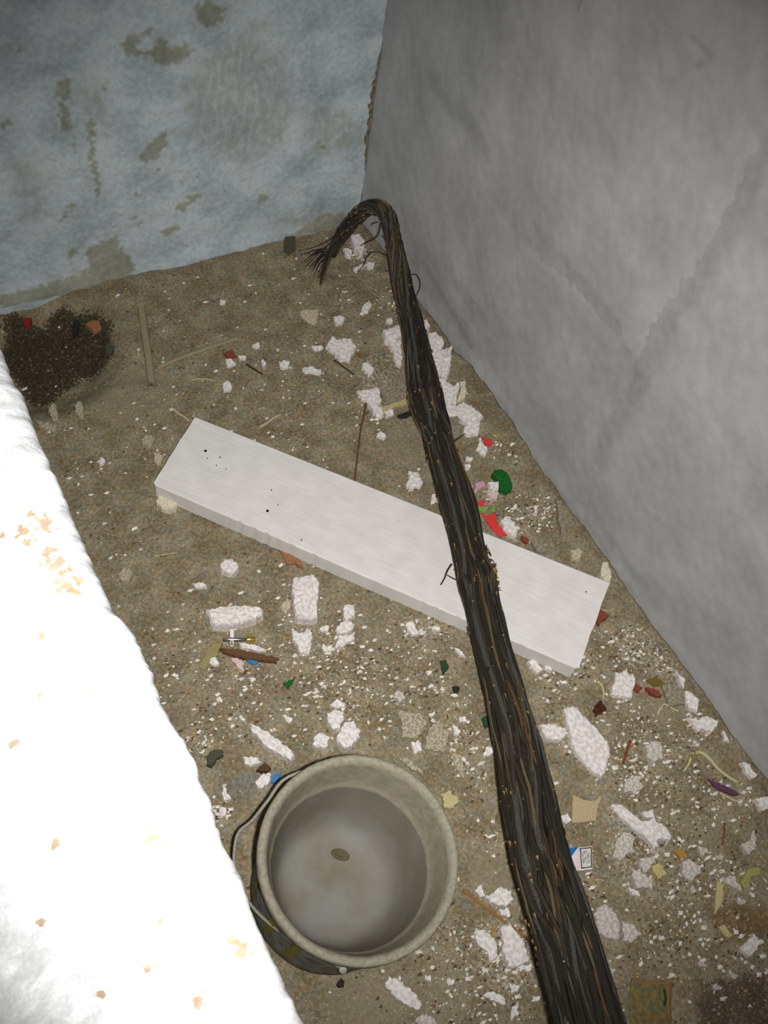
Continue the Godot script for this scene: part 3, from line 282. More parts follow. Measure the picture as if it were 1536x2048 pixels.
const ROOTLETS := [
	[-0.0309, 0.14, 0.1635, -0.0536, 0.14, 0.1966, -0.0709, 0.14, 0.2082, -0.0973, 0.14, 0.2149, -0.1096, 0.14, 0.2194],
	[-0.043, 0.15, 0.1696, -0.0564, 0.15, 0.1704, -0.0624, 0.15, 0.1773],
	[-0.0124, 0.06, 0.2023, -0.0279, 0.06, 0.1792, -0.0467, 0.06, 0.1711, -0.0693, 0.06, 0.1848, -0.0852, 0.06, 0.204, -0.1087, 0.06, 0.2204],
	[-0.0397, 0.13, 0.2106, -0.0412, 0.13, 0.1926],
	[-0.0166, 0.095, 0.3004, -0.0025, 0.095, 0.3035, -0.0028, 0.095, 0.3221, -0.0106, 0.095, 0.3397, -0.0228, 0.095, 0.3556, -0.0341, 0.095, 0.365],
	[-0.0196, 0.185, 0.1909, -0.0108, 0.185, 0.1655],
	[-0.0303, 0.06, 0.2491, -0.0448, 0.06, 0.2354],
	[-0.2951, 0.1, 1.0221, -0.3104, 0.1, 1.0323, -0.3221, 0.1, 1.0439, -0.3363, 0.1, 1.0543],
	[-0.3019, 0.1, 1.0569, -0.3087, 0.1, 1.0494, -0.3146, 0.1, 1.04],
	[-0.1914, 0.08, 0.7308, -0.2021, 0.08, 0.7377, -0.2093, 0.08, 0.7515],
	[-0.1447, 0.08, 0.7556, -0.1304, 0.08, 0.7514, -0.11, 0.08, 0.7452],
	[-0.3399, 0.12, 1.1671, -0.3399, 0.12, 1.1595, -0.3462, 0.12, 1.1785],
	[-0.1014, 0.03, 0.075, -0.1425, 0.03, 0.0976, -0.1794, 0.03, 0.121, -0.203, 0.03, 0.136],
	[-0.0893, 0.03, 0.0605, -0.126, 0.03, 0.0759, -0.1691, 0.03, 0.0832, -0.1941, 0.03, 0.0802],
]
const TIPS := [
	[-0.1839, 0.006, 0.1817, -0.13, 0.014, 0.1111],
	[-0.1823, 0.006, 0.1752, -0.1255, 0.014, 0.1071],
	[-0.1747, 0.006, 0.1408, -0.1334, 0.014, 0.1099],
	[-0.1822, 0.006, 0.1222, -0.1333, 0.014, 0.1008],
	[-0.1847, 0.006, 0.107, -0.1321, 0.014, 0.0922],
	[-0.1897, 0.006, 0.0945, -0.1285, 0.014, 0.0843],
	[-0.1964, 0.006, 0.1244, -0.1394, 0.014, 0.1024],
	[-0.1863, 0.006, 0.1492, -0.1392, 0.014, 0.1079],
	[-0.1691, 0.006, 0.1692, -0.1276, 0.014, 0.1118],
	[-0.1907, 0.006, 0.1353, -0.1357, 0.014, 0.1001],
	[-0.193, 0.006, 0.0807, -0.1343, 0.014, 0.0823],
	[-0.1777, 0.006, 0.1592, -0.1313, 0.014, 0.1052],
	[-0.1656, 0.006, 0.1528, -0.1255, 0.014, 0.1071],
]
const TUFT := [-0.2088, 0.098, 1.0163, -0.209, 0.098, 1.0404, -0.2164, 0.098, 1.0672, -0.2274, 0.098, 1.0922, -0.2417, 0.098, 1.1153, -0.2533, 0.098, 1.1277]
const BOARD := [-0.6088, 0.4803, -0.7455, 0.6092, -0.1572, 1.2922, 0.0048, 1.158]
const BOARD_HOLES := [-0.6207, 0.5721, -0.6237, 0.5911, -0.5601, 0.7527, -0.5994, 0.5978, -0.5247, 0.8392, -0.0543, 1.1579, -0.6132, 0.6139, -0.5986, 0.6288, -0.5334, 0.7094, -0.5353, 0.7473]
const LEDGE := [-0.978, 1.0307, -0.9774, 1.0769, -0.9727, 1.0883, -0.9753, 1.1219, -0.9732, 1.177, -0.9711, 1.2293, -0.9712, 1.2649, -0.9698, 1.2946, -0.9683, 1.3361, -0.9593, 1.3656, -0.9589, 1.3889, -0.9585, 1.4172, -0.9602, 1.4279, -0.956, 1.4501, -0.9518, 1.4826, -0.9538, 1.4987, -0.9522, 1.5204, -0.9565, 1.5388, -0.9532, 1.568, -0.9532, 1.5872, -0.9538, 1.6168, -0.952, 1.6571, -0.9499, 1.6882]
const STAINS := [-1.0046, 1.2373, 0.0042, -0.9961, 1.2488, 0.0092, -1.0153, 1.2501, 0.0076, -1.0003, 1.2914, 0.0109, -0.9977, 1.3101, 0.0101, -0.9879, 1.3117, 0.0042, -1.0311, 1.2479, 0.0034, -1.0274, 1.3497, 0.0034, -1.0707, 1.4268, 0.0042, -1.0029, 1.5303, 0.0067, -0.9957, 1.5413, 0.0025, -1.065, 1.5098, 0.0038, -1.0026, 1.4743, 0.0025, -1.043, 1.3968, 0.0029, -0.9736, 1.6285, 0.0067, -0.9774, 1.6197, 0.0042, -1.0158, 1.5876, 0.0034, -1.0883, 1.5541, 0.0034, -1.0121, 1.2608, 0.0059, -1.0, 1.2761, 0.0067, -0.9932, 1.322, 0.005, -1.0343, 1.6105, 0.0042, -1.0666, 1.6155, 0.0038, -1.009, 1.6461, 0.005, -1.0056, 1.4129, 0.0017]
const BUCKET := [-0.7195, 0.25, 1.468, -0.7442, 0.0, 1.4525]
const BUCKET_HOLE := [-0.7068, 0.08, 1.4181]
const BAIL := [-0.7087, 0.235, 1.3037, -0.7666, 0.215, 1.3086, -0.8029, 0.2, 1.3253, -0.8337, 0.185, 1.3393, -0.858, 0.175, 1.3451, -0.8731, 0.165, 1.3649, -0.8824, 0.155, 1.3903, -0.8833, 0.15, 1.4245, -0.8751, 0.16, 1.4626, -0.8577, 0.18, 1.5023, -0.8344, 0.2, 1.5364, -0.794, 0.225, 1.5795]
const GROUND := [
	["pit", [-0.8918, 0.0082, -0.8328, 0.0355, -0.7553, 0.0401, -0.6752, 0.0961, -0.6704, 0.1623, -0.7029, 0.2057, -0.792, 0.2343, -0.8663, 0.2662, -0.9083, 0.2651, -0.9232, 0.1257]],
	["dust", [-0.8356, 0.3068, -0.687, 0.2192, -0.625, 0.3034, -0.5992, 0.3954, -0.683, 0.4362, -0.7554, 0.4256, -0.7996, 0.3635]],
	["dust", [-0.7927, 1.5684, -0.6385, 1.6204, -0.551, 1.6322, -0.5841, 1.6747, -0.6296, 1.7235, -0.6943, 1.6927, -0.8392, 1.6329]],
	["dust", [-0.5082, 1.5024, -0.4119, 1.5277, -0.442, 1.5959, -0.5125, 1.5635]],
	["dust", [-0.1064, 1.3536, 0.0377, 1.438, 0.0256, 1.4711, -0.1046, 1.4035]],
	["dust", [-0.1151, 1.5849, -0.0397, 1.6385, -0.081, 1.678, -0.1433, 1.6402]],
	["blue", [-0.8362, 1.2045, -0.7488, 1.2189, -0.7284, 1.2378, -0.753, 1.2512, -0.8178, 1.2509, -0.845, 1.2388]],
	["rust", [-0.1731, 1.7423, -0.0535, 1.7839, -0.0867, 1.8313, -0.1694, 1.8103]],
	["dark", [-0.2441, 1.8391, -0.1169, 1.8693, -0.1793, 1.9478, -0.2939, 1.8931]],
	["dust", [-0.2282, 0.6237, -0.1281, 0.6471, -0.1888, 0.809, -0.2395, 0.7197]],
	["powder", [-0.0535, 0.5297, -0.0029, 0.6646, -0.0426, 0.724, -0.0792, 0.6507]],
	["powder", [-0.2559, 1.3378, -0.1779, 1.3392, -0.1641, 1.4412, -0.2128, 1.4814, -0.2514, 1.4029]],
	["powder", [-0.221, 1.5276, -0.1447, 1.6107, -0.2423, 1.6878, -0.2745, 1.6089]],
	["powder", [-0.5435, 1.6016, -0.4588, 1.6408, -0.4946, 1.7169, -0.5762, 1.7268, -0.5733, 1.6552]],
	["powder", [-0.0515, 0.0383, 0.0012, 0.1308, -0.0411, 0.1892, -0.092, 0.1537]],
	["powder", [-0.2403, 0.3331, -0.1669, 0.3677, -0.2288, 0.4178]],
	["powder", [-0.0172, 1.2366, 0.0691, 1.3086, 0.0469, 1.3916, -0.0316, 1.3125]],
	["powder", [-0.3969, 1.0539, -0.328, 1.0709, -0.3392, 1.113, -0.4073, 1.0959]],
	["powder", [-0.1053, 0.9232, -0.0652, 0.9392, -0.0867, 0.9965, -0.1201, 0.97]],
	["powder", [-0.1932, 0.4228, -0.0853, 0.4136, -0.1592, 0.5602, -0.2575, 0.5832]],
	["rust", [-0.0055, 0.5867, 0.0137, 0.7159, 0.021, 0.7484, -0.0082, 0.6626]],
	["dust", [0.0138, 1.1521, 0.0303, 1.1837, 0.0048, 1.2219, -0.0178, 1.2004]],
]
const CLUSTERS := [-0.0521, 0.6003, 0.0528, 60.0, -0.0473, 0.6628, 0.0352, 40.0, -0.0462, 0.1147, 0.0352, 30.0, -0.2064, 0.3698, 0.0352, 25.0, -0.235, 0.5619, 0.044, 30.0, -0.3759, 0.5529, 0.176, 60.0, -0.1206, 0.8632, 0.0528, 60.0, -0.0588, 0.9284, 0.0528, 90.0, -0.0016, 0.9376, 0.044, 80.0, 0.0071, 0.7723, 0.044, 40.0, -0.0072, 1.2764, 0.0704, 160.0, 0.0405, 1.3316, 0.0352, 60.0, 0.0256, 1.4711, 0.0528, 60.0, -0.1523, 1.5082, 0.0528, 110.0, -0.0611, 1.476, 0.0704, 70.0, -0.1152, 1.2768, 0.0528, 50.0, -0.1887, 1.3016, 0.0528, 60.0, -0.1817, 1.4335, 0.0704, 60.0, -0.207, 1.6208, 0.0792, 110.0, -0.1252, 1.6769, 0.0792, 90.0, -0.0173, 1.6088, 0.0704, 80.0, -0.1838, 1.7861, 0.1056, 100.0, -0.0791, 1.7353, 0.0528, 50.0, -0.5093, 1.6601, 0.0616, 110.0, -0.5728, 1.7044, 0.0968, 130.0, -0.5926, 1.6043, 0.0528, 50.0, -0.668, 1.6594, 0.0792, 60.0, -0.3886, 1.0807, 0.0528, 50.0, -0.3473, 1.0864, 0.0352, 30.0, -0.4708, 1.1365, 0.1584, 160.0, -0.4285, 1.2201, 0.1056, 110.0, -0.4051, 1.3147, 0.0528, 50.0, -0.6642, 1.0648, 0.1584, 150.0, -0.579, 1.1013, 0.0968, 80.0, -0.7426, 1.0634, 0.1056, 80.0, -0.7527, 0.939, 0.1056, 60.0, -0.842, 1.1234, 0.044, 70.0, -0.855, 1.2531, 0.0264, 40.0, -0.5884, 1.0308, 0.1056, 60.0, -0.5573, 1.1431, 0.0792, 60.0, -0.4356, 1.4983, 0.0528, 40.0, -0.416, 1.3911, 0.0528, 40.0, -0.3795, 1.5424, 0.0528, 30.0, -0.4333, 1.7125, 0.0528, 40.0, -0.8295, 0.9618, 0.0792, 40.0, -0.5944, 0.9009, 0.1056, 40.0, -0.6636, 0.4435, 0.1232, 40.0, -0.846, 0.5107, 0.0704, 25.0, -0.8323, 0.6577, 0.1056, 30.0, -0.8681, 0.3798, 0.0528, 15.0, -0.4455, 0.1691, 0.1408, 25.0, -0.1753, 0.1607, 0.132, 20.0, -0.583, 0.2176, 0.1408, 20.0, -0.3758, 0.3874, 0.1584, 50.0, -0.0434, 0.2766, 0.0528, 40.0, -0.1486, 0.274, 0.0704, 20.0, -0.0935, 1.5546, 0.0792, 90.0, -0.108, 1.3912, 0.0704, 60.0, -0.3335, 1.6187, 0.044, 40.0, -0.229, 1.7299, 0.0792, 60.0, -0.3063, 1.7805, 0.0792, 50.0, -0.1744, 1.8594, 0.0704, 40.0]
const WRAPPER_PRINT := [
	["yellow_border", [-0.3467, 0.0045, 1.789, -0.3243, 0.0045, 1.8037, -0.2926, 0.0045, 1.817], 0.0022],
	["yellow_border", [-0.2938, 0.0045, 1.8172, -0.3102, 0.0045, 1.8375, -0.3258, 0.0045, 1.8624], 0.0018],
	["yellow_border", [-0.3762, 0.0045, 1.8384, -0.3527, 0.0045, 1.8448, -0.3309, 0.0045, 1.8568], 0.0016],
	["yellow_border", [-0.3452, 0.0045, 1.8046, -0.3608, 0.0045, 1.8216, -0.3742, 0.0045, 1.8354], 0.001],
	["green_stroke", [-0.3075, 0.0045, 1.8207, -0.3126, 0.0045, 1.8322, -0.3214, 0.0045, 1.8419], 0.0026],
]
const TUBE := [-0.7359, 0.012, 0.9624, -0.6951, 0.012, 0.9796, -0.7134, 0.012, 0.9507, -0.7251, 0.012, 0.9803, -0.6951, 0.012, 0.9796, -0.6802, 0.012, 0.9848]
const PACK := [-0.3788, 1.5484, -0.2992, 1.5771, -0.3187, 1.6106, -0.3918, 1.5863]


var rng := RandomNumberGenerator.new()
var M := {}
var used := {}
var bump := FastNoiseLite.new()
var fine := FastNoiseLite.new()

func _ready():
	rng.seed = 7411
	set_view_and_light()
	bump.seed = 3; bump.frequency = 5.0; bump.noise_type = FastNoiseLite.TYPE_SIMPLEX
	fine.seed = 9; fine.frequency = 40.0; fine.noise_type = FastNoiseLite.TYPE_SIMPLEX
	make_materials()
	build_floor()
	build_back_wall()
	build_right_wall()
	build_parapet()
	build_rest_of_room()
	build_board()
	build_bucket()
	build_roots()
	build_rubble()
	build_sticks()
	build_tube()
	build_pack()
	build_grit()

# ---------------------------------------------------------------- camera, flash, exposure
func set_view_and_light():
	var cam := Camera3D.new()
	cam.name = "camera"
	add_child(cam)
	var b := Basis(Vector3(0.8902, 0.1223, 0.4388), Vector3(0.3113, 0.5399, -0.782), Vector3(-0.3325, 0.8328, 0.4426)).orthonormalized()
	var eye := Vector3(-1.0234, 1.75, 1.7444)
	cam.transform = Transform3D(b, eye)
	cam.fov = rad_to_deg(2.0 * atan(1024.0 / 2030.0))
	cam.near = 0.02
	cam.far = 50.0
	cam.current = true
	var we := WorldEnvironment.new()
	we.name = "environment"
	var e := Environment.new()
	e.background_mode = Environment.BG_COLOR
	e.background_color = Color(0.01, 0.012, 0.013)
	e.tonemap_mode = Environment.TONE_MAPPER_LINEAR
	e.tonemap_exposure = 1.0
	e.sdfgi_enabled = true
	e.ssao_enabled = true
	e.ssil_enabled = true
	we.environment = e
	add_child(we)
	# the camera's built-in flash, a small window to the right of the lens
	var fl := SpotLight3D.new()
	fl.name = "camera_flash"
	fl.light_color = Color(1.0, 0.99, 0.985)
	fl.light_energy = FLASH
	fl.light_size = 0.014
	fl.spot_range = 12.0
	fl.spot_attenuation = 2.0
	fl.spot_angle = 37.8
	fl.spot_angle_attenuation = 1.0
	fl.shadow_enabled = true
	fl.transform = Transform3D(b, eye + b.x * 0.045 - b.y * 0.008)
	add_child(fl)
const SPIKE_Z := 0.150   # the rootlets that end beyond this make up the pointed tip
const FLASH := 3.65

# ---------------------------------------------------------------- helpers
func numbered(called: String) -> String:
	var n: int = used.get(called, 0)
	used[called] = n + 1
	return called if n == 0 else "%s_%03d" % [called, n]
func tag(o: Node, label: String, category: String, group := "", kind := ""):
	o.set_meta("label", label)
	if category != "": o.set_meta("category", category)
	if group != "": o.set_meta("group", group)
	if kind != "": o.set_meta("kind", kind)
func thing(called: String, label: String, category: String, at := Vector3.ZERO) -> Node3D:
	var o := Node3D.new()
	o.name = numbered(called)
	add_child(o)
	o.position = at
	tag(o, label, category)
	return o
func structure(called: String, label: String) -> Node3D:
	var o := Node3D.new()
	o.name = called
	add_child(o)
	o.set_meta("kind", "structure")
	o.set_meta("label", label)
	return o
func part(called: String, mesh: Mesh, mat: Material, parent: Node) -> MeshInstance3D:
	var o := MeshInstance3D.new()
	o.name = called if parent != self else numbered(called)
	o.mesh = mesh
	o.material_override = mat
	o.cast_shadow = GeometryInstance3D.SHADOW_CASTING_SETTING_ON
	parent.add_child(o, true)
	return o
func pairs(a: Array) -> PackedVector2Array:
	var r := PackedVector2Array()
	for i in range(0, a.size(), 2): r.append(Vector2(a[i], a[i + 1]))
	return r
func triples(a: Array) -> PackedVector3Array:
	var r := PackedVector3Array()
	for i in range(0, a.size(), 3): r.append(Vector3(a[i], a[i + 1], a[i + 2]))
	return r
func smooth01(a: float, b: float, x: float) -> float:
	var t := clampf((x - a) / (b - a), 0.0, 1.0)
	return t * t * (3.0 - 2.0 * t)
func floor_height(x: float, z: float) -> float:
	var h := bump.get_noise_2d(x, z) * 0.0035 + bump.get_noise_2d(x * 4.0 + 9.0, z * 4.0) * 0.002
	var d := Vector2((x + 0.85) / 0.20, (z - 0.16) / 0.20).length()
	return h - 0.05 * smooth01(1.0, 0.45, d)
func noise_bytes(w: int, h: int, sd: int, freq: float, octaves := 3) -> PackedByteArray:
	var n := FastNoiseLite.new()
	n.seed = sd
	n.frequency = freq
	n.noise_type = FastNoiseLite.TYPE_SIMPLEX
	n.fractal_octaves = octaves
	var img := n.get_image(w, h)
	img.convert(Image.FORMAT_L8)
	return img.get_data()
func seamless_bytes(w: int, sd: int, freq: float) -> PackedByteArray:
	var n := FastNoiseLite.new()
	n.seed = sd
	n.frequency = freq
	n.noise_type = FastNoiseLite.TYPE_SIMPLEX
	n.fractal_octaves = 4
	var img := n.get_seamless_image(w, w)
	img.convert(Image.FORMAT_L8)
	return img.get_data()
func stretched_noise(w: int, h: int, sd: int, freq: float, sx: int, sy: int) -> PackedByteArray:
	var n := FastNoiseLite.new()
	n.seed = sd
	n.frequency = freq
	n.noise_type = FastNoiseLite.TYPE_SIMPLEX
	var img := n.get_image(maxi(8, w / sx), maxi(8, h / sy))
	img.convert(Image.FORMAT_L8)
	img.resize(w, h, Image.INTERPOLATE_CUBIC)
	return img.get_data()
func rgb_texture(w: int, h: int, data: PackedByteArray) -> ImageTexture:
	var img := Image.create_from_data(w, h, false, Image.FORMAT_RGB8, data)
	img.generate_mipmaps()
	return ImageTexture.create_from_image(img)
func grey_texture(w: int, h: int, data: PackedByteArray) -> ImageTexture:
	var img := Image.create_from_data(w, h, false, Image.FORMAT_L8, data)
	img.generate_mipmaps()
	return ImageTexture.create_from_image(img)
func polygon_mask(w: int, h: int, polys: Array, scale: float, off: Vector2, sd: int, ragged: float, soft: float) -> PackedByteArray:
	# white where a noise-ragged copy of one of the polygons lies; off + pixel * scale is the point in metres
	var m := PackedByteArray()
	m.resize(w * h)
	var n := FastNoiseLite.new()
	n.seed = sd
	n.frequency = 1.0
	n.fractal_octaves = 3
	for p in polys:
		var pl := pairs(p)
		var lo := pl[0]
		var hi := pl[0]
		for q in pl:
			lo = lo.min(q); hi = hi.max(q)
		var x0 := maxi(0, int((lo.x - ragged * 2.0 - off.x) / scale)); var x1 := mini(w - 1, int((hi.x + ragged * 2.0 - off.x) / scale))
		var y0 := maxi(0, int((lo.y - ragged * 2.0 - off.y) / scale)); var y1 := mini(h - 1, int((hi.y + ragged * 2.0 - off.y) / scale))
		for y in range(y0, y1 + 1):
			for x in range(x0, x1 + 1):
				var q := off + Vector2(x, y) * scale
				var k := 1.0 / (ragged * 2.5)
				q += Vector2(n.get_noise_2d(q.x * k, q.y * k), n.get_noise_2d(q.x * k + 50.0, q.y * k)) * ragged * 2.0
				if Geometry2D.is_point_in_polygon(q, pl):
					m[y * w + x] = 255
	if soft > 0.0:
		var img := Image.create_from_data(w, h, false, Image.FORMAT_L8, m)
		var s := maxi(2, int(soft))
		img.resize(maxi(4, w / s), maxi(4, h / s), Image.INTERPOLATE_LANCZOS)
		img.resize(w, h, Image.INTERPOLATE_CUBIC)
		m = img.get_data()
	return m

func plain(r: float, g: float, b: float, rough := 0.9, spec := 0.3) -> StandardMaterial3D:
	var m := StandardMaterial3D.new()
	m.albedo_color = Color(r / 255.0, g / 255.0, b / 255.0)
	m.roughness = rough
	m.metallic_specular = spec
	return m
func grained(c0: Color, c1: Color, freq: float, tile: float, rough := 0.9, relief := 0.0, sd := 1) -> StandardMaterial3D:
	# two-tone grain on a small triplanar noise tile; tile is its size in metres
	var w := 192
	var a := seamless_bytes(w, sd, freq)
	var d := PackedByteArray()
	d.resize(w * w * 3)
	for i in w * w:
		var t := clampf((a[i] / 255.0 - 0.25) * 2.0, 0.0, 1.0)
		d[i * 3] = int(lerpf(c0.r, c1.r, t) * 255.0)
		d[i * 3 + 1] = int(lerpf(c0.g, c1.g, t) * 255.0)
		d[i * 3 + 2] = int(lerpf(c0.b, c1.b, t) * 255.0)
	var m := StandardMaterial3D.new()
	m.albedo_texture = rgb_texture(w, w, d)
	m.uv1_triplanar = true
	m.uv1_scale = Vector3.ONE / tile
	m.roughness = rough
	m.metallic_specular = 0.3
	if relief > 0.0:
		m.heightmap_enabled = true
		m.heightmap_texture = grey_texture(w, w, a)
		m.heightmap_scale = relief
	return m
func c8(r: int, g: int, b: int) -> Color:
	return Color(r / 255.0, g / 255.0, b / 255.0)

func make_materials():
	M.white = grained(c8(206, 199, 192), c8(238, 233, 229), 0.03, 0.07, 0.95, 0.008, 11)
	M.greywhite = grained(c8(176, 168, 156), c8(214, 207, 198), 0.04, 0.06, 0.95, 0.01, 12)
	M.beige = grained(c8(165, 150, 122), c8(212, 202, 178), 0.04, 0.05, 0.95, 0.03, 13)
	M.mortar = grained(c8(122, 113, 94), c8(160, 152, 132), 0.035, 0.06, 0.95, 0.03, 14)
	M.mortarlight = grained(c8(140, 130, 108), c8(192, 184, 160), 0.035, 0.05, 0.95, 0.03, 15)
	M.cream = grained(c8(196, 186, 158), c8(228, 220, 198), 0.05, 0.05, 0.85, 0.06, 16)
	M.pinkwhite = grained(c8(196, 168, 156), c8(230, 214, 204), 0.05, 0.04, 0.9, 0.06, 17)
	M.brick = grained(c8(110, 52, 36), c8(156, 84, 62), 0.06, 0.04, 0.95, 0.08, 18)
	M.terracotta = grained(c8(134, 94, 62), c8(164, 118, 84), 0.06, 0.05, 0.95, 0.06, 19)
	M.tan = grained(c8(170, 152, 116), c8(196, 178, 142), 0.08, 0.05, 0.9, 0.0, 20)
	M.black = grained(c8(34, 33, 30), c8(58, 56, 50), 0.06, 0.03, 0.7, 0.05, 21)
	M.darkstone = grained(c8(66, 66, 54), c8(92, 92, 78), 0.06, 0.03, 0.85, 0.05, 22)
	M.brown = grained(c8(70, 50, 32), c8(104, 78, 52), 0.06, 0.03, 0.95, 0.05, 23)
	M.bark = grained(c8(84, 58, 38), c8(124, 92, 64), 0.06, 0.03, 0.9, 0.05, 24)
	M.dusty = grained(c8(138, 126, 98), c8(158, 147, 120), 0.05, 0.05, 0.95, 0.03, 25)
	M.pale_wood = grained(c8(170, 152, 104), c8(206, 192, 148), 0.05, 0.04, 0.9, 0.05, 26)
	M.olive_wood = grained(c8(134, 120, 78), c8(172, 160, 116), 0.06, 0.03, 0.9, 0.06, 27)
	M.straw = grained(c8(176, 162, 112), c8(206, 196, 152), 0.05, 0.03, 0.85, 0.0, 28)
	M.yellow = grained(c8(178, 164, 108), c8(206, 194, 142), 0.05, 0.04, 0.9, 0.05, 29)
	M.yellowgreen = plain(158, 156, 92, 0.8)
	M.ochre = plain(168, 132, 62, 0.85)
	M.orange = plain(152, 108, 58, 0.85)
	M.olive = plain(112, 96, 44, 0.85)
	M.green = grained(c8(18, 74, 26), c8(38, 112, 44), 0.06, 0.03, 0.55, 0.05, 30)
	M.darkgreen = grained(c8(32, 60, 36), c8(52, 84, 50), 0.06, 0.03, 0.7, 0.03, 31)
	M.lime = plain(120, 164, 72, 0.7)
	M.red = plain(214, 58, 58, 0.5, 0.5)
	M.dullred = plain(136, 44, 36, 0.8)
	M.pink = grained(c8(196, 92, 130), c8(236, 222, 226), 0.09, 0.02, 0.4, 0.05, 32)
	M.purple = plain(96, 62, 84, 0.7)
	M.blue = plain(52, 118, 168, 0.5, 0.5)
	M.brass = plain(190, 160, 72, 0.35, 0.6)
	M.brass.metallic = 0.7
	M.brown_glass = plain(64, 30, 12, 0.08, 0.6)
	M.wrapper = grained(c8(100, 98, 72), c8(138, 118, 66), 0.035, 0.09, 0.75, 0.0, 33)
	M.steel = plain(176, 176, 172, 0.25, 0.6)
	M.steel.metallic = 0.9
	M.concrete = grained(c8(122, 112, 90), c8(150, 140, 116), 0.04, 0.2, 0.95, 0.2, 34)
	M.room = plain(150, 150, 144)

# ---------------------------------------------------------------- floor
func build_floor():
	var w := 1280
	var h := 2048
	var sc := 0.001
	var off := Vector2(-1.06, -0.02)
	var a := noise_bytes(w, h, 101, 0.012, 5)
	var b := noise_bytes(w, h, 102, 0.09, 3)
	var c := noise_bytes(w, h, 103, 0.35, 2)
	var d := noise_bytes(w, h, 104, 0.03, 4)
	var masks := {}
	for k in ["pit", "dust", "blue", "rust", "dark", "powder"]:
		var list := []
		for g in GROUND:
			if g[0] == k: list.append(g[1])
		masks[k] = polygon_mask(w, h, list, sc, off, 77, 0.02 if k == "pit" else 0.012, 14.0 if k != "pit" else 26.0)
	var mp: PackedByteArray = masks.pit
	var md: PackedByteArray = masks.dust
	var mb: PackedByteArray = masks.blue
	var mr: PackedByteArray = masks.rust
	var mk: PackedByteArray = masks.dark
	var mw: PackedByteArray = masks.powder
	var out := PackedByteArray()
	out.resize(w * h * 3)
	var r := RandomNumberGenerator.new()
	r.seed = 5
	for i in w * h:
		var t := a[i] / 255.0
		var u := b[i] / 255.0
		var v := c[i] / 255.0
		var s := d[i] / 255.0
		var cr := lerpf(118.0, 152.0, t)
		var cg := lerpf(106.0, 142.0, t)
		var cb := lerpf(82.0, 118.0, t)
		var k := (u - 0.5) * 38.0 + (v - 0.5) * 34.0
		cr += k; cg += k; cb += k
		# rusty and olive grains
		var o := (s - 0.5) * 26.0 * (v + 0.4)
		cr += o * 0.7; cb -= o * 0.6
		if mr[i] > 0:
			var q := smoothstep(0.35, 0.65, mr[i] / 255.0 + (u - 0.5) * 0.9) * 0.5
			cr = lerpf(cr, 118.0 + k, q); cg = lerpf(cg, 88.0 + k, q); cb = lerpf(cb, 54.0 + k, q)
		if md[i] > 0:
			var q2 := smoothstep(0.3, 0.7, md[i] / 255.0 + (u - 0.5) * 0.7) * 0.65
			cr = lerpf(cr, 140.0 + k * 0.3, q2); cg = lerpf(cg, 131.0 + k * 0.3, q2); cb = lerpf(cb, 108.0 + k * 0.3, q2)
		if mb[i] > 0:
			var q3 := mb[i] / 255.0 * 0.45 * smoothstep(0.3, 0.7, u)
			cr = lerpf(cr, 96.0, q3); cg = lerpf(cg, 128.0, q3); cb = lerpf(cb, 150.0, q3)
		if mw[i] > 0:
			var q4 := mw[i] / 255.0 * smoothstep(0.5, 0.7, u * 0.6 + v * 0.4) * 0.5
			cr = lerpf(cr, 216.0, q4); cg = lerpf(cg, 210.0, q4); cb = lerpf(cb, 200.0, q4)
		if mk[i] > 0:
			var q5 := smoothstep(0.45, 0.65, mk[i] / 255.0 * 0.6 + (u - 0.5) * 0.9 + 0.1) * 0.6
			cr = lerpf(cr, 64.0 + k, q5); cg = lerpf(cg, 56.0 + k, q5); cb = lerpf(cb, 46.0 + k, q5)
		if mp[i] > 0:
			var q6 := smoothstep(0.35, 0.6, mp[i] / 255.0 + (u - 0.5) * 0.9) * 0.9
			cr = lerpf(cr, 58.0 + k * 0.9, q6); cg = lerpf(cg, 51.0 + k * 0.9, q6); cb = lerpf(cb, 37.0 + k * 0.6, q6)
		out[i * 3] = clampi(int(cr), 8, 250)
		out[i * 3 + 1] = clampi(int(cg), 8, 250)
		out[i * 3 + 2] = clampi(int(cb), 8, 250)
	# single grains of plaster, soot, brick and sand, one or two millimetres each
	for j in 18000:
		var x := r.randi_range(2, w - 3)
		var y := r.randi_range(2, h - 3)
		var kind := r.randf()
		var col := [205, 200, 190]
		if kind > 0.45: col = [62, 56, 42]
		if kind > 0.72: col = [150, 108, 66]
		if kind > 0.86: col = [140, 74, 52]
		if kind > 0.92: col = [96, 112, 84]
		for m in r.randi_range(1, 4):
			var q7 := (y * w + x) * 3
			out[q7] = col[0]; out[q7 + 1] = col[1]; out[q7 + 2] = col[2]
			x = clampi(x + r.randi_range(-1, 1), 0, w - 1); y = clampi(y + r.randi_range(-1, 1), 0, h - 1)
	var mat := StandardMaterial3D.new()
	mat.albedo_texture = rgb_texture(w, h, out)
	mat.roughness = 0.92
	mat.metallic_specular = 0.25
	mat.heightmap_enabled = true
	mat.heightmap_texture = grey_texture(w, h, b)
	mat.heightmap_scale = 0.10
	var st := SurfaceTool.new()
	st.begin(Mesh.PRIMITIVE_TRIANGLES)
	var xs := []
	var x := -1.02
	while x < 0.2: xs.append(x); x += 0.005
	var zs := []
	var z := -0.06
	while z < 2.1: zs.append(z); z += 0.005
	while z < 3.3: zs.append(z); z += 0.05
	for zz in zs:
		for xx in xs:
			st.set_uv(Vector2((xx - off.x) / (w * sc), (zz - off.y) / (h * sc)))
			st.add_vertex(Vector3(xx, floor_height(xx, zz), zz))
	grid_indices(st, xs.size(), zs.size())
	st.generate_normals()
	var f := structure("floor", "brown dirt floor strewn with plaster grit")
	part("dirt_surface", st.commit(), mat, f)
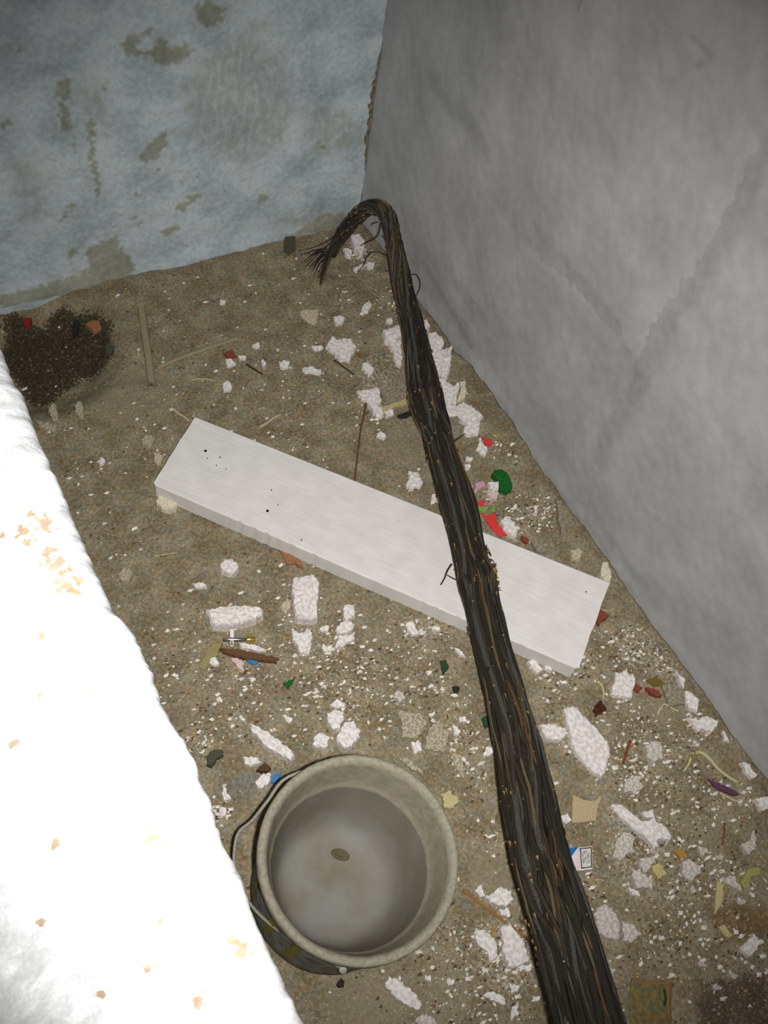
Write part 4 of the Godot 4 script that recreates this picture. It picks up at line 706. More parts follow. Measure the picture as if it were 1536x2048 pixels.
	box_part("floor_slab", Vector3(-2.6, -0.25, -0.4), Vector3(0.6, -0.07, 3.5), M.concrete, f)
func grid_indices(st: SurfaceTool, nx: int, ny: int):
	for j in ny - 1:
		for i in nx - 1:
			var p := j * nx + i
			st.add_index(p); st.add_index(p + 1); st.add_index(p + nx)
			st.add_index(p + 1); st.add_index(p + nx + 1); st.add_index(p + nx)
func box_part(called: String, lo: Vector3, hi: Vector3, mat: Material, parent: Node) -> MeshInstance3D:
	var bm := BoxMesh.new()
	bm.size = hi - lo
	var o := part(called, bm, mat, parent)
	o.position = (lo + hi) * 0.5
	return o

# ---------------------------------------------------------------- walls
func coat_mesh(nx: int, ny: int, where: Callable, uv: Callable) -> Mesh:
	var st := SurfaceTool.new()
	st.begin(Mesh.PRIMITIVE_TRIANGLES)
	for j in ny:
		for i in nx:
			st.set_uv(uv.call(i, j))
			st.add_vertex(where.call(i, j))
	grid_indices(st, nx, ny)
	st.generate_normals()
	return st.commit()
func build_back_wall():
	var w := 1100
	var h := 1000
	var sc := 0.001
	var off := Vector2(-1.1, 0.0)
	var peel := polygon_mask(w, h, PEELS, sc, off, 21, 0.006, 5.0)
	var mott := polygon_mask(w, h, MOTTLES, sc, off, 22, 0.02, 20.0)
	var a := noise_bytes(w, h, 201, 0.006, 5)
	var b := noise_bytes(w, h, 202, 0.05, 4)
	var c := noise_bytes(w, h, 203, 0.3, 2)
	var st2 := stretched_noise(w, h, 204, 0.05, 1, 2)
	var out := PackedByteArray()
	out.resize(w * h * 3)
	var rel := PackedByteArray()
	rel.resize(w * h)
	for i in w * h:
		var t := a[i] / 255.0
		var u := b[i] / 255.0
		var v := c[i] / 255.0
		var k := (t - 0.5) * 44.0 + (u - 0.5) * 26.0 + (v - 0.5) * 12.0
		var cr := 184.0 + k
		var cg := 195.0 + k
		var cb := 199.0 + k
		var p := peel[i] / 255.0
		# scattered small peels where the paint was rubbed, and the mottled dirty areas
		var m := mott[i] / 255.0 * smoothstep(0.30, 0.66, u * 0.3 + st2[i] / 255.0 * 0.4 + t * 0.3) * 0.6
		m = maxf(m, smoothstep(0.70, 0.8, u * 0.45 + t * 0.55) * 0.5)
		p = maxf(p * 0.92, m)
		cr = lerpf(cr, 150.0 + k * 0.8, p); cg = lerpf(cg, 152.0 + k * 0.8, p); cb = lerpf(cb, 136.0 + k * 0.8, p)
		out[i * 3] = clampi(int(cr), 5, 250)
		out[i * 3 + 1] = clampi(int(cg), 5, 250)
		out[i * 3 + 2] = clampi(int(cb), 5, 250)
		rel[i] = clampi(int(120.0 + (u - 0.5) * 90.0 + (t - 0.5) * 60.0 - peel[i] * 0.28), 0, 255)
	var mat := StandardMaterial3D.new()
	mat.albedo_texture = rgb_texture(w, h, out)
	mat.roughness = 0.85
	mat.metallic_specular = 0.3
	mat.heightmap_enabled = true
	mat.heightmap_texture = grey_texture(w, h, rel)
	mat.heightmap_scale = 0.14
	var ww := structure("wall_back", "blue grey painted wall with peeling plaster patches")
	box_part("masonry", Vector3(-2.6, -0.2, -0.25), Vector3(0.25, 2.6, -0.012), M.concrete, ww)
	var nx := 210
	var ny := 240
	var where := func(i: int, j: int):
		var x := -1.1 + 1.1 * i / float(nx - 1)
		var y := -0.03 + 1.3 * j / float(ny - 1)
		var z := bump.get_noise_2d(x * 0.8, y * 0.8) * 0.006 + bump.get_noise_2d(x * 5.0, y * 5.0 + 4.0) * 0.0008
		z += 0.010 * smooth01(0.05, 0.0, y) * (0.7 + 0.5 * bump.get_noise_2d(x * 1.5, 7.0))
		if i == nx - 1:
			x = 0.004 - 0.013 * smooth01(0.13, 0.22, y) * smooth01(0.52, 0.36, y) * (0.7 + 0.5 * bump.get_noise_2d(y * 6.0, 31.0))
		return Vector3(x, y, z)
	var uv := func(i: int, j: int):
		return Vector2(float(i) / (nx - 1), (-0.03 + 1.3 * j / float(ny - 1)) / 1.0)
	part("paint_coat", coat_mesh(nx, ny, where, uv), mat, ww)
	box_part("upper_coat", Vector3(-2.6, 1.27, -0.02), Vector3(0.0, 2.6, 0.0), M.room, ww)
	box_part("side_coat", Vector3(-2.6, 0.0, -0.02), Vector3(-1.1, 1.27, 0.0), M.room, ww)
func build_right_wall():
	# the wall runs along x = 0.005 + 0.043 z; its plaster coat stops a little above the dirt
	var w := 2048
	var h := 1200
	var sc := 0.001
	var a := noise_bytes(w, h, 301, 0.004, 5)
	var b := noise_bytes(w, h, 302, 0.03, 4)
	var c := noise_bytes(w, h, 303, 0.35, 2)
	var tone := PackedFloat32Array()
	tone.resize(w * h)
	var n := FastNoiseLite.new()
	n.seed = 12
	n.frequency = 25.0
	n.fractal_octaves = 3
	for s in STROKES:
		var line := pairs(s[2])
		var wd: float = s[0]
		for k in line.size() - 1:
			var p0 := line[k]
			var p1 := line[k + 1]
			var lo := p0.min(p1) - Vector2.ONE * wd * 1.5
			var hi := p0.max(p1) + Vector2.ONE * wd * 1.5
			for y in range(maxi(0, int(lo.y / sc)), mini(h - 1, int(hi.y / sc)) + 1):
				for x in range(maxi(0, int(lo.x / sc)), mini(w - 1, int(hi.x / sc)) + 1):
					var q := Vector2(x, y) * sc
					var dd := q.distance_to(Geometry2D.get_closest_point_to_segment(q, p0, p1))
					var nn := n.get_noise_2d(q.x, q.y)
					var f := smooth01(wd, wd * 0.25, dd + nn * wd * 0.5) * (0.7 + nn * 0.5)
					if f > 0.0:
						var cur := tone[y * w + x]
						var add: float = s[1] * f
						if absf(add) > absf(cur): tone[y * w + x] = add
	var out := PackedByteArray()
	out.resize(w * h * 3)
	for y in h:
		for x in w:
			var i := y * w + x
			var k := (a[i] / 255.0 - 0.5) * 20.0 + (b[i] / 255.0 - 0.5) * 10.0 + (c[i] / 255.0 - 0.5) * 12.0
			# fine diagonal combing left by the plasterer's sponge
			k += sin((x * 0.7 + y) * 0.72) * 2.2 * (a[i] / 255.0)
			k += tone[i] * 115.0
			out[i * 3] = clampi(int(169.0 + k), 5, 250)
			out[i * 3 + 1] = clampi(int(170.0 + k), 5, 250)
			out[i * 3 + 2] = clampi(int(168.0 + k), 5, 250)
	var mat := StandardMaterial3D.new()
	mat.albedo_texture = rgb_texture(w, h, out)
	mat.roughness = 0.9
	mat.metallic_specular = 0.25
	mat.heightmap_enabled = true
	mat.heightmap_texture = grey_texture(w, h, b)
	mat.heightmap_scale = 0.015
	var ww := structure("wall_right", "grey plastered wall with trowel smears")
	var ang := atan(0.043)
	var mas := box_part("masonry", Vector3(0.0, -0.2, -0.3), Vector3(0.25, 2.6, 3.4), M.concrete, ww)
	mas.rotation.y = ang
	mas.position += Vector3(0.022, 0, 0) + Vector3(0.043 * 1.55, 0, 0)
	var nx := 400
	var ny := 120
	var where := func(i: int, j: int):
		var z := 2.05 * i / float(nx - 1)
		var lowest := 0.013 + 0.008 * bump.get_noise_2d(z * 1.6, 3.0) + 0.003 * bump.get_noise_2d(z * 6.0, 5.0)
		lowest += 0.020 * smooth01(0.48, 0.56, z) * smooth01(0.82, 0.72, z)
		var y := lowest + (1.25 - lowest) * pow(float(maxi(j - 1, 0)) / (ny - 2), 1.3)
		var xx := 0.005 + 0.043 * z + bump.get_noise_2d(z * 0.5, y * 0.5 + 20.0) * 0.005 + 0.0004 * bump.get_noise_2d(z * 3.0, y * 3.0)
		xx -= 0.004 * smooth01(0.05, 0.0, y - lowest)
		if j == 0: xx += 0.03
		return Vector3(xx, y, z)
	var uv := func(i: int, j: int):
		var p: Vector3 = where.call(i, j)
		return Vector2(p.z / 2.048, p.y / 1.2)
	part("plaster_coat", coat_mesh(nx, ny, where, uv), mat, ww)
	var up := box_part("upper_coat", Vector3(0.0, 1.25, 0.0), Vector3(0.03, 2.6, 3.3), M.room, ww)
	up.rotation.y = ang
	up.position += Vector3(0.005 + 0.043 * 1.65 - 0.0, 0, 0)
	var en := box_part("end_coat", Vector3(0.0, 0.0, 2.05), Vector3(0.03, 1.25, 3.3), M.room, ww)
	en.rotation.y = ang
	en.position += Vector3(0.005 + 0.043 * 2.67, 0, 0)
func build_parapet():
	var edge := pairs(LEDGE)
	var w := 768
	var h := 2048
	var off := Vector2(-1.25, 0.9)
	var sc := 0.0005
	var a := noise_bytes(w, h, 401, 0.016, 5)
	var b := noise_bytes(w, h, 402, 0.12, 3)
	var out := PackedByteArray()
	out.resize(w * h * 3)
	var n := FastNoiseLite.new()
	n.seed = 44
	n.frequency = 120.0
	n.fractal_octaves = 3
	for i in w * h:
		var k := (a[i] / 255.0 - 0.5) * 22.0 + (b[i] / 255.0 - 0.5) * 10.0
		out[i * 3] = clampi(int(208.0 + k * 1.6), 5, 252)
		out[i * 3 + 1] = clampi(int(210.0 + k * 1.6), 5, 252)
		out[i * 3 + 2] = clampi(int(210.0 + k * 1.6), 5, 252)
	for s in range(0, STAINS.size(), 3):
		var cx: float = STAINS[s]
		var cz: float = STAINS[s + 1]
		var cr: float = STAINS[s + 2]
		for y in range(maxi(0, int((cz - cr * 1.6 - off.y) / sc)), mini(h - 1, int((cz + cr * 1.6 - off.y) / sc)) + 1):
			for x in range(maxi(0, int((cx - cr * 1.6 - off.x) / sc)), mini(w - 1, int((cx + cr * 1.6 - off.x) / sc)) + 1):
				var q := off + Vector2(x, y) * sc
				var d := q.distance_to(Vector2(cx, cz)) / cr + n.get_noise_2d(q.x, q.y) * 1.1
				var f := smooth01(1.0, 0.5, d) * 0.8
				var o := (y * w + x) * 3
				out[o] = int(lerpf(out[o], 158.0, f)); out[o + 1] = int(lerpf(out[o + 1], 132.0, f)); out[o + 2] = int(lerpf(out[o + 2], 102.0, f))
	var mat := StandardMaterial3D.new()
	mat.albedo_texture = rgb_texture(w, h, out)
	mat.roughness = 0.42
	mat.metallic_specular = 0.4
	mat.heightmap_enabled = true
	mat.heightmap_texture = grey_texture(w, h, a)
	mat.heightmap_scale = 0.15
	# cross-section from the inner side over the top, round the arris and down the shaft face
	var prof := [Vector2(-0.27, 0.0), Vector2(-0.27, 0.6), Vector2(-0.27, 0.97), Vector2(-0.255, 0.995)]
	for k in 40: prof.append(Vector2(-0.245 + 0.215 * k / 39.0, 1.0))
	prof.append_array([Vector2(-0.024, 0.9985), Vector2(-0.018, 0.996), Vector2(-0.010, 0.990), Vector2(-0.004, 0.984), Vector2(-0.001, 0.976), Vector2(0.0, 0.966), Vector2(-0.002, 0.95), Vector2(-0.004, 0.9), Vector2(-0.004, 0.6), Vector2(-0.004, 0.3), Vector2(-0.004, -0.05)])
	var zs := []
	var z := -0.01
	while z < 0.95: zs.append(z); z += 0.03
	while z < 1.95: zs.append(z); z += 0.004
	while z < 3.3: zs.append(z); z += 0.05
	var st := SurfaceTool.new()
	st.begin(Mesh.PRIMITIVE_TRIANGLES)
	for zz in zs:
		var ex := edge_at(edge, zz)
		ex += bump.get_noise_2d(zz * 7.0, 2.0) * 0.0014 + maxf(0.0, bump.get_noise_2d(zz * 16.0, 6.0) - 0.25) * 0.0045
		for p in prof:
			var x: float = ex + p.x
			var y: float = p.y
			var near := smooth01(-0.06, -0.02, p.x)
			if y > 0.9:
				y += bump.get_noise_2d(x * 3.0, zz * 3.0) * 0.003 + bump.get_noise_2d(x * 14.0, zz * 14.0) * 0.0012 + near * bump.get_noise_2d(x * 5.0 + 3.0, zz * 5.0) * 0.002
			if p.x < -0.2: x = p.x - 0.955
			st.set_uv(Vector2((x - off.x) / (w * sc), (zz - off.y) / (h * sc)))
			st.add_vertex(Vector3(x, y, zz))
	grid_indices(st, prof.size(), zs.size())
	st.generate_normals()
	var ww := structure("wall_left", "white painted parapet with rust stains, close below the viewer")
	part("parapet", st.commit(), mat, ww)
func edge_at(edge: PackedVector2Array, z: float) -> float:
	if z <= edge[0].y: return edge[0].x
	for i in edge.size() - 1:
		if z <= edge[i + 1].y:
			return lerpf(edge[i].x, edge[i + 1].x, (z - edge[i].y) / maxf(0.0001, edge[i + 1].y - edge[i].y))
	return edge[edge.size() - 1].x
func build_rest_of_room():
	# the parts of the place behind the viewer: the landing's far wall, the end wall and the ceiling
	var a := structure("wall_landing", "plain plastered wall behind the viewer")
	box_part("plaster", Vector3(-2.8, -0.2, -0.25), Vector3(-2.6, 2.6, 3.5), M.room, a)
	var b := structure("wall_front", "plain plastered end wall behind the viewer")
	box_part("plaster", Vector3(-2.8, -0.2, 3.3), Vector3(0.6, 2.6, 3.5), M.room, b)
	var c := structure("ceiling", "plain ceiling above the viewer")
	box_part("slab", Vector3(-2.8, 2.6, -0.25), Vector3(0.6, 2.8, 3.5), M.room, c)

# ---------------------------------------------------------------- board
func build_board():
	var q := pairs(BOARD)
	var top := 0.05
	var thick := 0.044
	var mid := (q[0] + q[1] + q[2] + q[3]) * 0.25
	var w := 1024
	var h := 256
	var a := stretched_noise(w, h, 501, 0.08, 8, 1)
	var b := noise_bytes(w, h, 502, 0.012, 4)
	var c := noise_bytes(w, h, 503, 0.3, 2)
	var out := PackedByteArray()
	out.resize(w * h * 3)
	for i in w * h:
		var k := (a[i] / 255.0 - 0.5) * 9.0 + (b[i] / 255.0 - 0.5) * 12.0 + (c[i] / 255.0 - 0.5) * 6.0
		out[i * 3] = clampi(int(222.0 + k), 5, 252)
		out[i * 3 + 1] = clampi(int(219.0 + k), 5, 252)
		out[i * 3 + 2] = clampi(int(214.0 + k), 5, 252)
	var mat := StandardMaterial3D.new()
	mat.albedo_texture = rgb_texture(w, h, out)
	mat.roughness = 0.9
	mat.metallic_specular = 0.25
	mat.heightmap_enabled = true
	mat.heightmap_texture = grey_texture(w, h, a)
	mat.heightmap_scale = 0.015
	var o := thing("white_board", "long white painted board lying across the floor under the roots", "board", Vector3(mid.x, 0, mid.y))
	# corners: far left, near left, near right, far right; s runs along, t across
	var at := func(s: float, t: float) -> Vector2:
		return q[0].lerp(q[3], s).lerp(q[1].lerp(q[2], s), t) - mid
	var ns := 140
	var st := SurfaceTool.new()
	st.begin(Mesh.PRIMITIVE_TRIANGLES)
	var low := top - thick
	var pt := func(i: int, t: float, y: float) -> Vector3:
		var s := i / float(ns)
		var p: Vector2 = at.call(s, t)
		var on_edge := t <= 0.0 or t >= 1.0
		if on_edge:
			var jag := bump.get_noise_2d(s * 40.0, t * 9.0) * 0.0005 + maxf(0.0, bump.get_noise_2d(s * 11.0, 4.0 + t) - 0.3) * 0.006
			p += (at.call(s, 0.5) - p).normalized() * jag
		if i == 0 or i == ns:
			p += (at.call(0.5, t) - p).normalized() * (0.001 + 0.002 * bump.get_noise_2d(t * 12.0, s * 5.0))
			if on_edge: p += (at.call(0.5, 0.5) - p).normalized() * 0.004
		return Vector3(p.x, y, p.y)
	# strips [t0, y0, t1, y1, smooth group]: underside, far face, far arris, top, near arris, near face
	var strips := [[1.0, low, 0.0, low, 1], [0.0, low, 0.0, top - 0.003, 2], [0.0, top - 0.003, 0.014, top, 3]]
	for k in 8: strips.append([0.014 + 0.972 * k / 8.0, top, 0.014 + 0.972 * (k + 1) / 8.0, top, 4])
	strips.append_array([[0.986, top, 1.0, top - 0.003, 5], [1.0, top - 0.003, 1.0, low, 6]])
	for sp in strips:
		st.set_smooth_group(sp[4])
		for i in ns:
			for v in [[i, 0], [i + 1, 0], [i, 1], [i + 1, 0], [i + 1, 1], [i, 1]]:
				var tt: float = sp[0] if v[1] == 0 else sp[2]
				var yy: float = sp[1] if v[1] == 0 else sp[3]
				st.set_uv(Vector2(v[0] / float(ns), tt + (0.13 if yy < top - 0.001 else 0.0)))
				st.add_vertex(pt.call(v[0], tt, yy))
	st.set_smooth_group(7)
	for i in [0, ns]:
		var outline := [pt.call(i, 0.0, low), pt.call(i, 0.0, top - 0.003)]
		for k in 9: outline.append(pt.call(i, 0.014 + 0.972 * k / 8.0, top))
		outline.append_array([pt.call(i, 1.0, top - 0.003), pt.call(i, 1.0, low)])
		for k in range(1, outline.size() - 1):
			for v in [outline[0], outline[k], outline[k + 1]]:
				st.set_uv(Vector2(v.y * 3.0, v.x * 3.0))
				st.add_vertex(v)
	st.generate_normals()
	var plank := part("plank", st.commit(), mat, o)
	var holes := pairs(BOARD_HOLES)
	for i in holes.size():
		var r := 0.0030 if i in [0, 2] else rng.randf_range(0.0009, 0.0016)
		var cm := CylinderMesh.new()
		cm.top_radius = r; cm.bottom_radius = r; cm.height = 0.002; cm.radial_segments = 10
		var hl := part("nail_hole", cm, M.black, plank)
		hl.position = Vector3(holes[i].x - mid.x, top + 0.0002, holes[i].y - mid.y)
		hl.set_meta("label", "small dark nail hole")

# ---------------------------------------------------------------- bucket
func lathe(profile: Array, segs: int, rough: float, sd: float) -> Mesh:
	var st := SurfaceTool.new()
	st.begin(Mesh.PRIMITIVE_TRIANGLES)
	for j in profile.size():
		for i in segs + 1:
			var a := TAU * (i % segs) / segs
			var p: Vector2 = profile[j]
			var k := minf(1.0, profile[j].x / 0.05) * bump.get_noise_3d(cos(a) * 1.2 + sd, sin(a) * 1.2, p.y * 10.0) * rough + minf(1.0, profile[j].x / 0.05) * bump.get_noise_3d(cos(a) * 5.0, sin(a) * 5.0 + sd, p.y * 40.0) * rough * 0.4
			var r := maxf(0.0, p.x + (k if p.x > 0.001 else 0.0))
			st.set_uv(Vector2(i / float(segs), j / float(profile.size() - 1)))
			st.add_vertex(Vector3(cos(a) * r, p.y + k * 0.5, sin(a) * r))
	grid_indices(st, segs + 1, profile.size())
	st.generate_normals()
	return st.commit()
func build_bucket():
	var rim := Vector3(BUCKET[0], BUCKET[1], BUCKET[2])
	var foot := Vector3(BUCKET[3], BUCKET[4], BUCKET[5])
	var o := thing("mortar_bucket", "grey mortar bucket crusted with dried cement, near the white parapet", "bucket", foot)
	var up := (rim - foot).normalized()
	var side := up.cross(Vector3(0, 0, 1)).normalized()
	o.basis = Basis(side, up, side.cross(up)).orthonormalized()
	o.position.y = floor_height(foot.x, foot.z) + 0.008
	var hh := 0.246
	var outside := [Vector2(0, 0), Vector2(0.06, 0), Vector2(0.118, 0.0), Vector2(0.126, 0.003), Vector2(0.129, 0.012), Vector2(0.131, 0.05), Vector2(0.134, 0.10), Vector2(0.137, 0.15), Vector2(0.140, 0.195), Vector2(0.1405, 0.205), Vector2(0.144, 0.207), Vector2(0.144, 0.213), Vector2(0.141, 0.215), Vector2(0.1425, hh - 0.012)]
	var shell := grained(c8(120, 121, 114), c8(176, 174, 164), 0.03, 0.16, 0.75, 0.08, 61)
	part("shell", lathe(outside, 72, 0.0008, 1.0), shell, o)
	var crust := grained(c8(134, 129, 111), c8(154, 149, 131), 0.04, 0.08, 0.95, 0.04, 62)
	# the collar: a flared band below the thin top edge, caked with cement
	# broad caked rim sloping into the bucket
	# caked rim, thinner inside, and a cement lining that thickens downwards
	var lip := [Vector2(0.1415, hh - 0.03), Vector2(0.1465, hh - 0.028), Vector2(0.149, hh - 0.018), Vector2(0.1495, hh - 0.006), Vector2(0.148, hh), Vector2(0.143, hh + 0.002), Vector2(0.139, hh), Vector2(0.1355, hh - 0.004), Vector2(0.134, hh - 0.010)]
	part("crusted_rim", lathe(lip, 96, 0.0012, 2.0), crust, o)
	var band := grained(c8(134, 130, 110), c8(150, 146, 126), 0.03, 0.12, 0.95, 0.0, 63)
	part("cement_band", lathe([Vector2(0.1355, hh - 0.006), Vector2(0.1305, hh - 0.03), Vector2(0.126, hh - 0.05), Vector2(0.122, hh - 0.068), Vector2(0.1195, hh - 0.071), Vector2(0.1205, hh - 0.075)], 96, 0.0014, 3.0), band, o)
	var lining := grained(c8(120, 115, 97), c8(134, 133, 127), 0.012, 0.30, 0.9, 0.0, 64)
	var cement := part("cement_lining", lathe([Vector2(0.121, hh - 0.0725), Vector2(0.113, 0.13), Vector2(0.105, 0.10), Vector2(0.097, 0.075), Vector2(0.089, 0.06), Vector2(0.078, 0.051), Vector2(0.062, 0.046), Vector2(0.04, 0.044), Vector2(0.02, 0.0435), Vector2(0.0, 0.0435)], 84, 0.0012, 4.0), lining, o)
	# raised lump for the hollow in the dried cement, its darkness put into colour
	var kn := lathe([Vector2(0.017, 0.0), Vector2(0.016, 0.004), Vector2(0.012, 0.008), Vector2(0.009, 0.004), Vector2(0.0, 0.002)], 14, 0.006, 6.0)
	var hollow_part := part("hollow_lump", kn, grained(c8(84, 76, 54), c8(112, 104, 80), 0.05, 0.04, 0.95, 0.05, 66), cement)
	var hp: Vector3 = o.transform.affine_inverse() * Vector3(BUCKET_HOLE[0], BUCKET_HOLE[1], BUCKET_HOLE[2])
	hollow_part.position = Vector3(hp.x, 0.0432, hp.z)
	hollow_part.scale = Vector3(1.0, 0.8, 0.55)
	hollow_part.rotation.y = -0.75
	# paint drips on the outside
	var drip := plain(168, 152, 66, 0.8)
	for a in [2.6, 2.95, 3.4, 1.7]:
		var st := SurfaceTool.new()
		st.begin(Mesh.PRIMITIVE_TRIANGLES)
		for j in 9:
			var y := 0.195 - j * 0.017
			var r := 0.1405 - (0.195 - y) * 0.0685 + 0.0016
			var wd := 0.05 + 0.05 * bump.get_noise_2d(a * 3.0, y * 18.0)
			for i in 2:
				var aa: float = a + (wd if i == 1 else -wd) + 0.06 * bump.get_noise_2d(a * 5.0, y * 9.0)
				st.add_vertex(Vector3(cos(aa) * r, y, sin(aa) * r))
		grid_indices(st, 2, 9)
		st.generate_normals()
		part("paint_drip", st.commit(), drip, o)
	var bail := triples(BAIL)
	var inv := o.transform.affine_inverse()
	var pts := PackedVector3Array()
	for p in bail: pts.append(inv * p)
	for k in [0, pts.size() - 1]:
		var flat := Vector2(pts[k].x, pts[k].z).normalized() * 0.149
		pts[k] = Vector3(flat.x, hh - 0.036, flat.y)
	var rr := []
	for p in pts: rr.append(0.0026)
	var bl := part("bail", tube(resample(pts, rr, 48), 7), grained(c8(120, 118, 104), c8(170, 166, 148), 0.06, 0.03, 0.5, 0.0, 67), o)
	bl.set_meta("label", "thin wire carrying handle hanging down")
	for k in [0, pts.size() - 1]:
		var sm := SphereMesh.new()
		sm.radius = 0.006; sm.height = 0.010; sm.radial_segments = 12; sm.rings = 6
		var ear := part("bail_ear", sm, shell, bl)
		ear.position = pts[k]

# ---------------------------------------------------------------- tubes
func resample(pts: PackedVector3Array, rad: Array, n: int) -> Array:
	# Catmull-Rom through pts; returns [points, radii]
	var op := PackedVector3Array()
	var orad := PackedFloat32Array()
	var m := pts.size() - 1
	for i in n + 1:
		var f := m * i / float(n)
		var k := mini(int(f), m - 1)
		var t := f - k
		var p0 := pts[maxi(k - 1, 0)]
		var p3 := pts[mini(k + 2, m)]
		op.append(pts[k].cubic_interpolate(pts[k + 1], p0, p3, t))
		orad.append(lerpf(rad[k], rad[k + 1], t))
	return [op, orad]
func frames(op: PackedVector3Array) -> Array:
	var xs := []
	var ys := []
	var prev := Vector3(0, 1, 0)
	for i in op.size():
		var d := (op[mini(i + 1, op.size() - 1)] - op[maxi(i - 1, 0)]).normalized()
		if i == 0 and absf(d.dot(prev)) > 0.9: prev = Vector3(1, 0, 0)
		var x := (prev - d * prev.dot(d)).normalized()
		prev = x
		xs.append(x)
		ys.append(d.cross(x))
	return [xs, ys]
func tube(pr: Array, sides: int, flat := 1.0) -> Mesh:
	var op: PackedVector3Array = pr[0]
	var rad: PackedFloat32Array = pr[1]
	var fr := frames(op)
	var st := SurfaceTool.new()
	st.begin(Mesh.PRIMITIVE_TRIANGLES)
	for i in op.size():
		for k in sides + 1:
			var a := TAU * (k % sides) / sides
			st.set_uv(Vector2(k / float(sides), i / float(op.size())))
			st.add_vertex(op[i] + fr[0][i] * cos(a) * rad[i] * flat + fr[1][i] * sin(a) * rad[i])
	grid_indices(st, sides + 1, op.size())
	for e in 2:
		var base := (op.size() - 1) * (sides + 1) * e
		for k in range(1, sides - 1):
			st.add_index(base); st.add_index(base + k + e); st.add_index(base + k + 1 - e)
	st.generate_normals()
	return st.commit()

# ---------------------------------------------------------------- roots
func build_roots():
	var pts := PackedVector3Array()
	var rad := []
	for i in range(0, ROOT_PATH.size(), 4):
		pts.append(Vector3(ROOT_PATH[i], ROOT_PATH[i + 1], ROOT_PATH[i + 2]))
		rad.append(ROOT_PATH[i + 3])
	var n := 260
	var pr := resample(pts, rad, n)
	var op: PackedVector3Array = pr[0]
	var rr: PackedFloat32Array = pr[1]
	var fr := frames(op)
	var at := pts[pts.size() - 1]
	at.y = 0.0
	var o := thing("root_bundle", "long dark bundle of twisted roots crossing the board, tip hooked in the corner", "roots", at)
	var mats := [grained(c8(30, 28, 23), c8(58, 54, 44), 0.07, 0.02, 0.55, 0.06, 71), grained(c8(40, 36, 28), c8(74, 68, 56), 0.07, 0.02, 0.5, 0.06, 72), grained(c8(40, 39, 36), c8(104, 102, 94), 0.07, 0.03, 0.42, 0.06, 73), grained(c8(58, 44, 28), c8(116, 88, 54), 0.07, 0.03, 0.6, 0.06, 74), grained(c8(58, 52, 36), c8(134, 116, 80), 0.07, 0.02, 0.55, 0.06, 75)]
	# dark pith inside, so that nothing shines through
	var cr := PackedFloat32Array()
	var cp := PackedVector3Array()
	for i in op.size():
		cr.append(rr[i] * 0.80); cp.append(op[i] - at)
	part("root_core", tube([cp, cr], 14), mats[0], o)
	for s in 170:
		var a0 := TAU * s / 170.0 * 7.0 + rng.randf() * 0.3
		var u0 := 0.0
		var u1 := 1.0
		if s % 3 == 1:
			u0 = rng.randf_range(0.0, 0.5); u1 = u0 + rng.randf_range(0.25, 0.6)
		elif s % 3 == 2:
			u1 = rng.randf_range(0.55, 1.0)
		u1 = minf(u1, 1.0)
		var turn := rng.randf_range(0.8, 1.15)
		var ph := rng.randf() * 50.0
		var thick := rng.randf_range(0.0017, 0.0044)
		if s % 11 == 0: thick = 0.0055
		var lift := rng.randf_range(0.80, 0.97)
		var sp := PackedVector3Array()
		var sr := PackedFloat32Array()
		var k0 := int(u0 * n)
		var k1 := int(u1 * n)
		var step := 3
		var k := k0
		while k <= k1:
			var u := k / float(n)
			# little turning near the thick end, rope-like turning towards the tip
			var tw := turn * (0.8 * u + 5.0 * maxf(0.0, u - 0.45) * maxf(0.0, u - 0.45) * 4.0)
			var a := a0 + tw + bump.get_noise_2d(u * 1.2, ph) * 0.5
			var f := lift + bump.get_noise_2d(u * 2.0, ph + 20.0) * 0.10
			f *= 1.0 + 0.06 * sin(u * 60.0 + ph)
			var end := minf(1.0, minf((k - k0) / 8.0, (k1 - k) / 14.0)) if u0 > 0.0 or u1 < 1.0 else minf(1.0, (k1 - k) / 8.0 + 0.3)
			f = lerpf(f * 0.88, f, end)
			var rad_t := (rr[k] - thick * 0.8) * 0.97
			sp.append(op[k] - at + (fr[0][k] * cos(a) + fr[1][k] * sin(a)) * rad_t * f)
			sr.append(thick * (0.35 + 0.65 * end) * (1.15 - 0.5 * u) * (1.0 + 0.2 * bump.get_noise_2d(u * 30.0, ph)))
			k += step
		if sp.size() < 4: continue
		var mi := [0, 1, 2, 0, 0, 4, 2, 0, 1, 1, 0, 2, 0, 4, 1, 0, 3, 0, 2][s % 19] as int
		part("root_strand", tube([sp, sr], 5), mats[mi], o)
	# orange and pale broken ends, joined as one part: too small to pick apart
	var st := SurfaceTool.new()
	st.begin(Mesh.PRIMITIVE_TRIANGLES)
	for j in 330:
		var k2 := rng.randi_range(4, n - 12)
		var a2 := rng.randf() * TAU
		var dir: Vector3 = fr[0][k2] * cos(a2) + fr[1][k2] * sin(a2)
		var al := (op[k2 + 1] - op[k2]).normalized()
		var acr := al.cross(dir)
		var c2 := op[k2] - at + dir * rr[k2] * 0.99
		var ln := 0.002 + 0.014 * pow(rng.randf(), 2.0)
		var wd := rng.randf_range(0.0009, 0.0024)
		for t in 4:
			var d1 := acr * wd if t % 2 == 0 else dir * wd
			var d2 := dir * wd if t % 2 == 0 else -acr * wd
			if t >= 2: d1 = -d1; d2 = -d2
			for e in [-1.0, 1.0]:
				st.add_vertex(c2 + al * ln * e); st.add_vertex(c2 + d1); st.add_vertex(c2 + d2)
	st.generate_normals()
	var bits := part("broken_root_ends", st.commit(), grained(c8(140, 96, 48), c8(196, 164, 110), 0.09, 0.02, 0.8, 0.0, 76), o)
	bits.set_meta("kind", "stuff")
	bits.set_meta("label", "pale orange broken root ends")
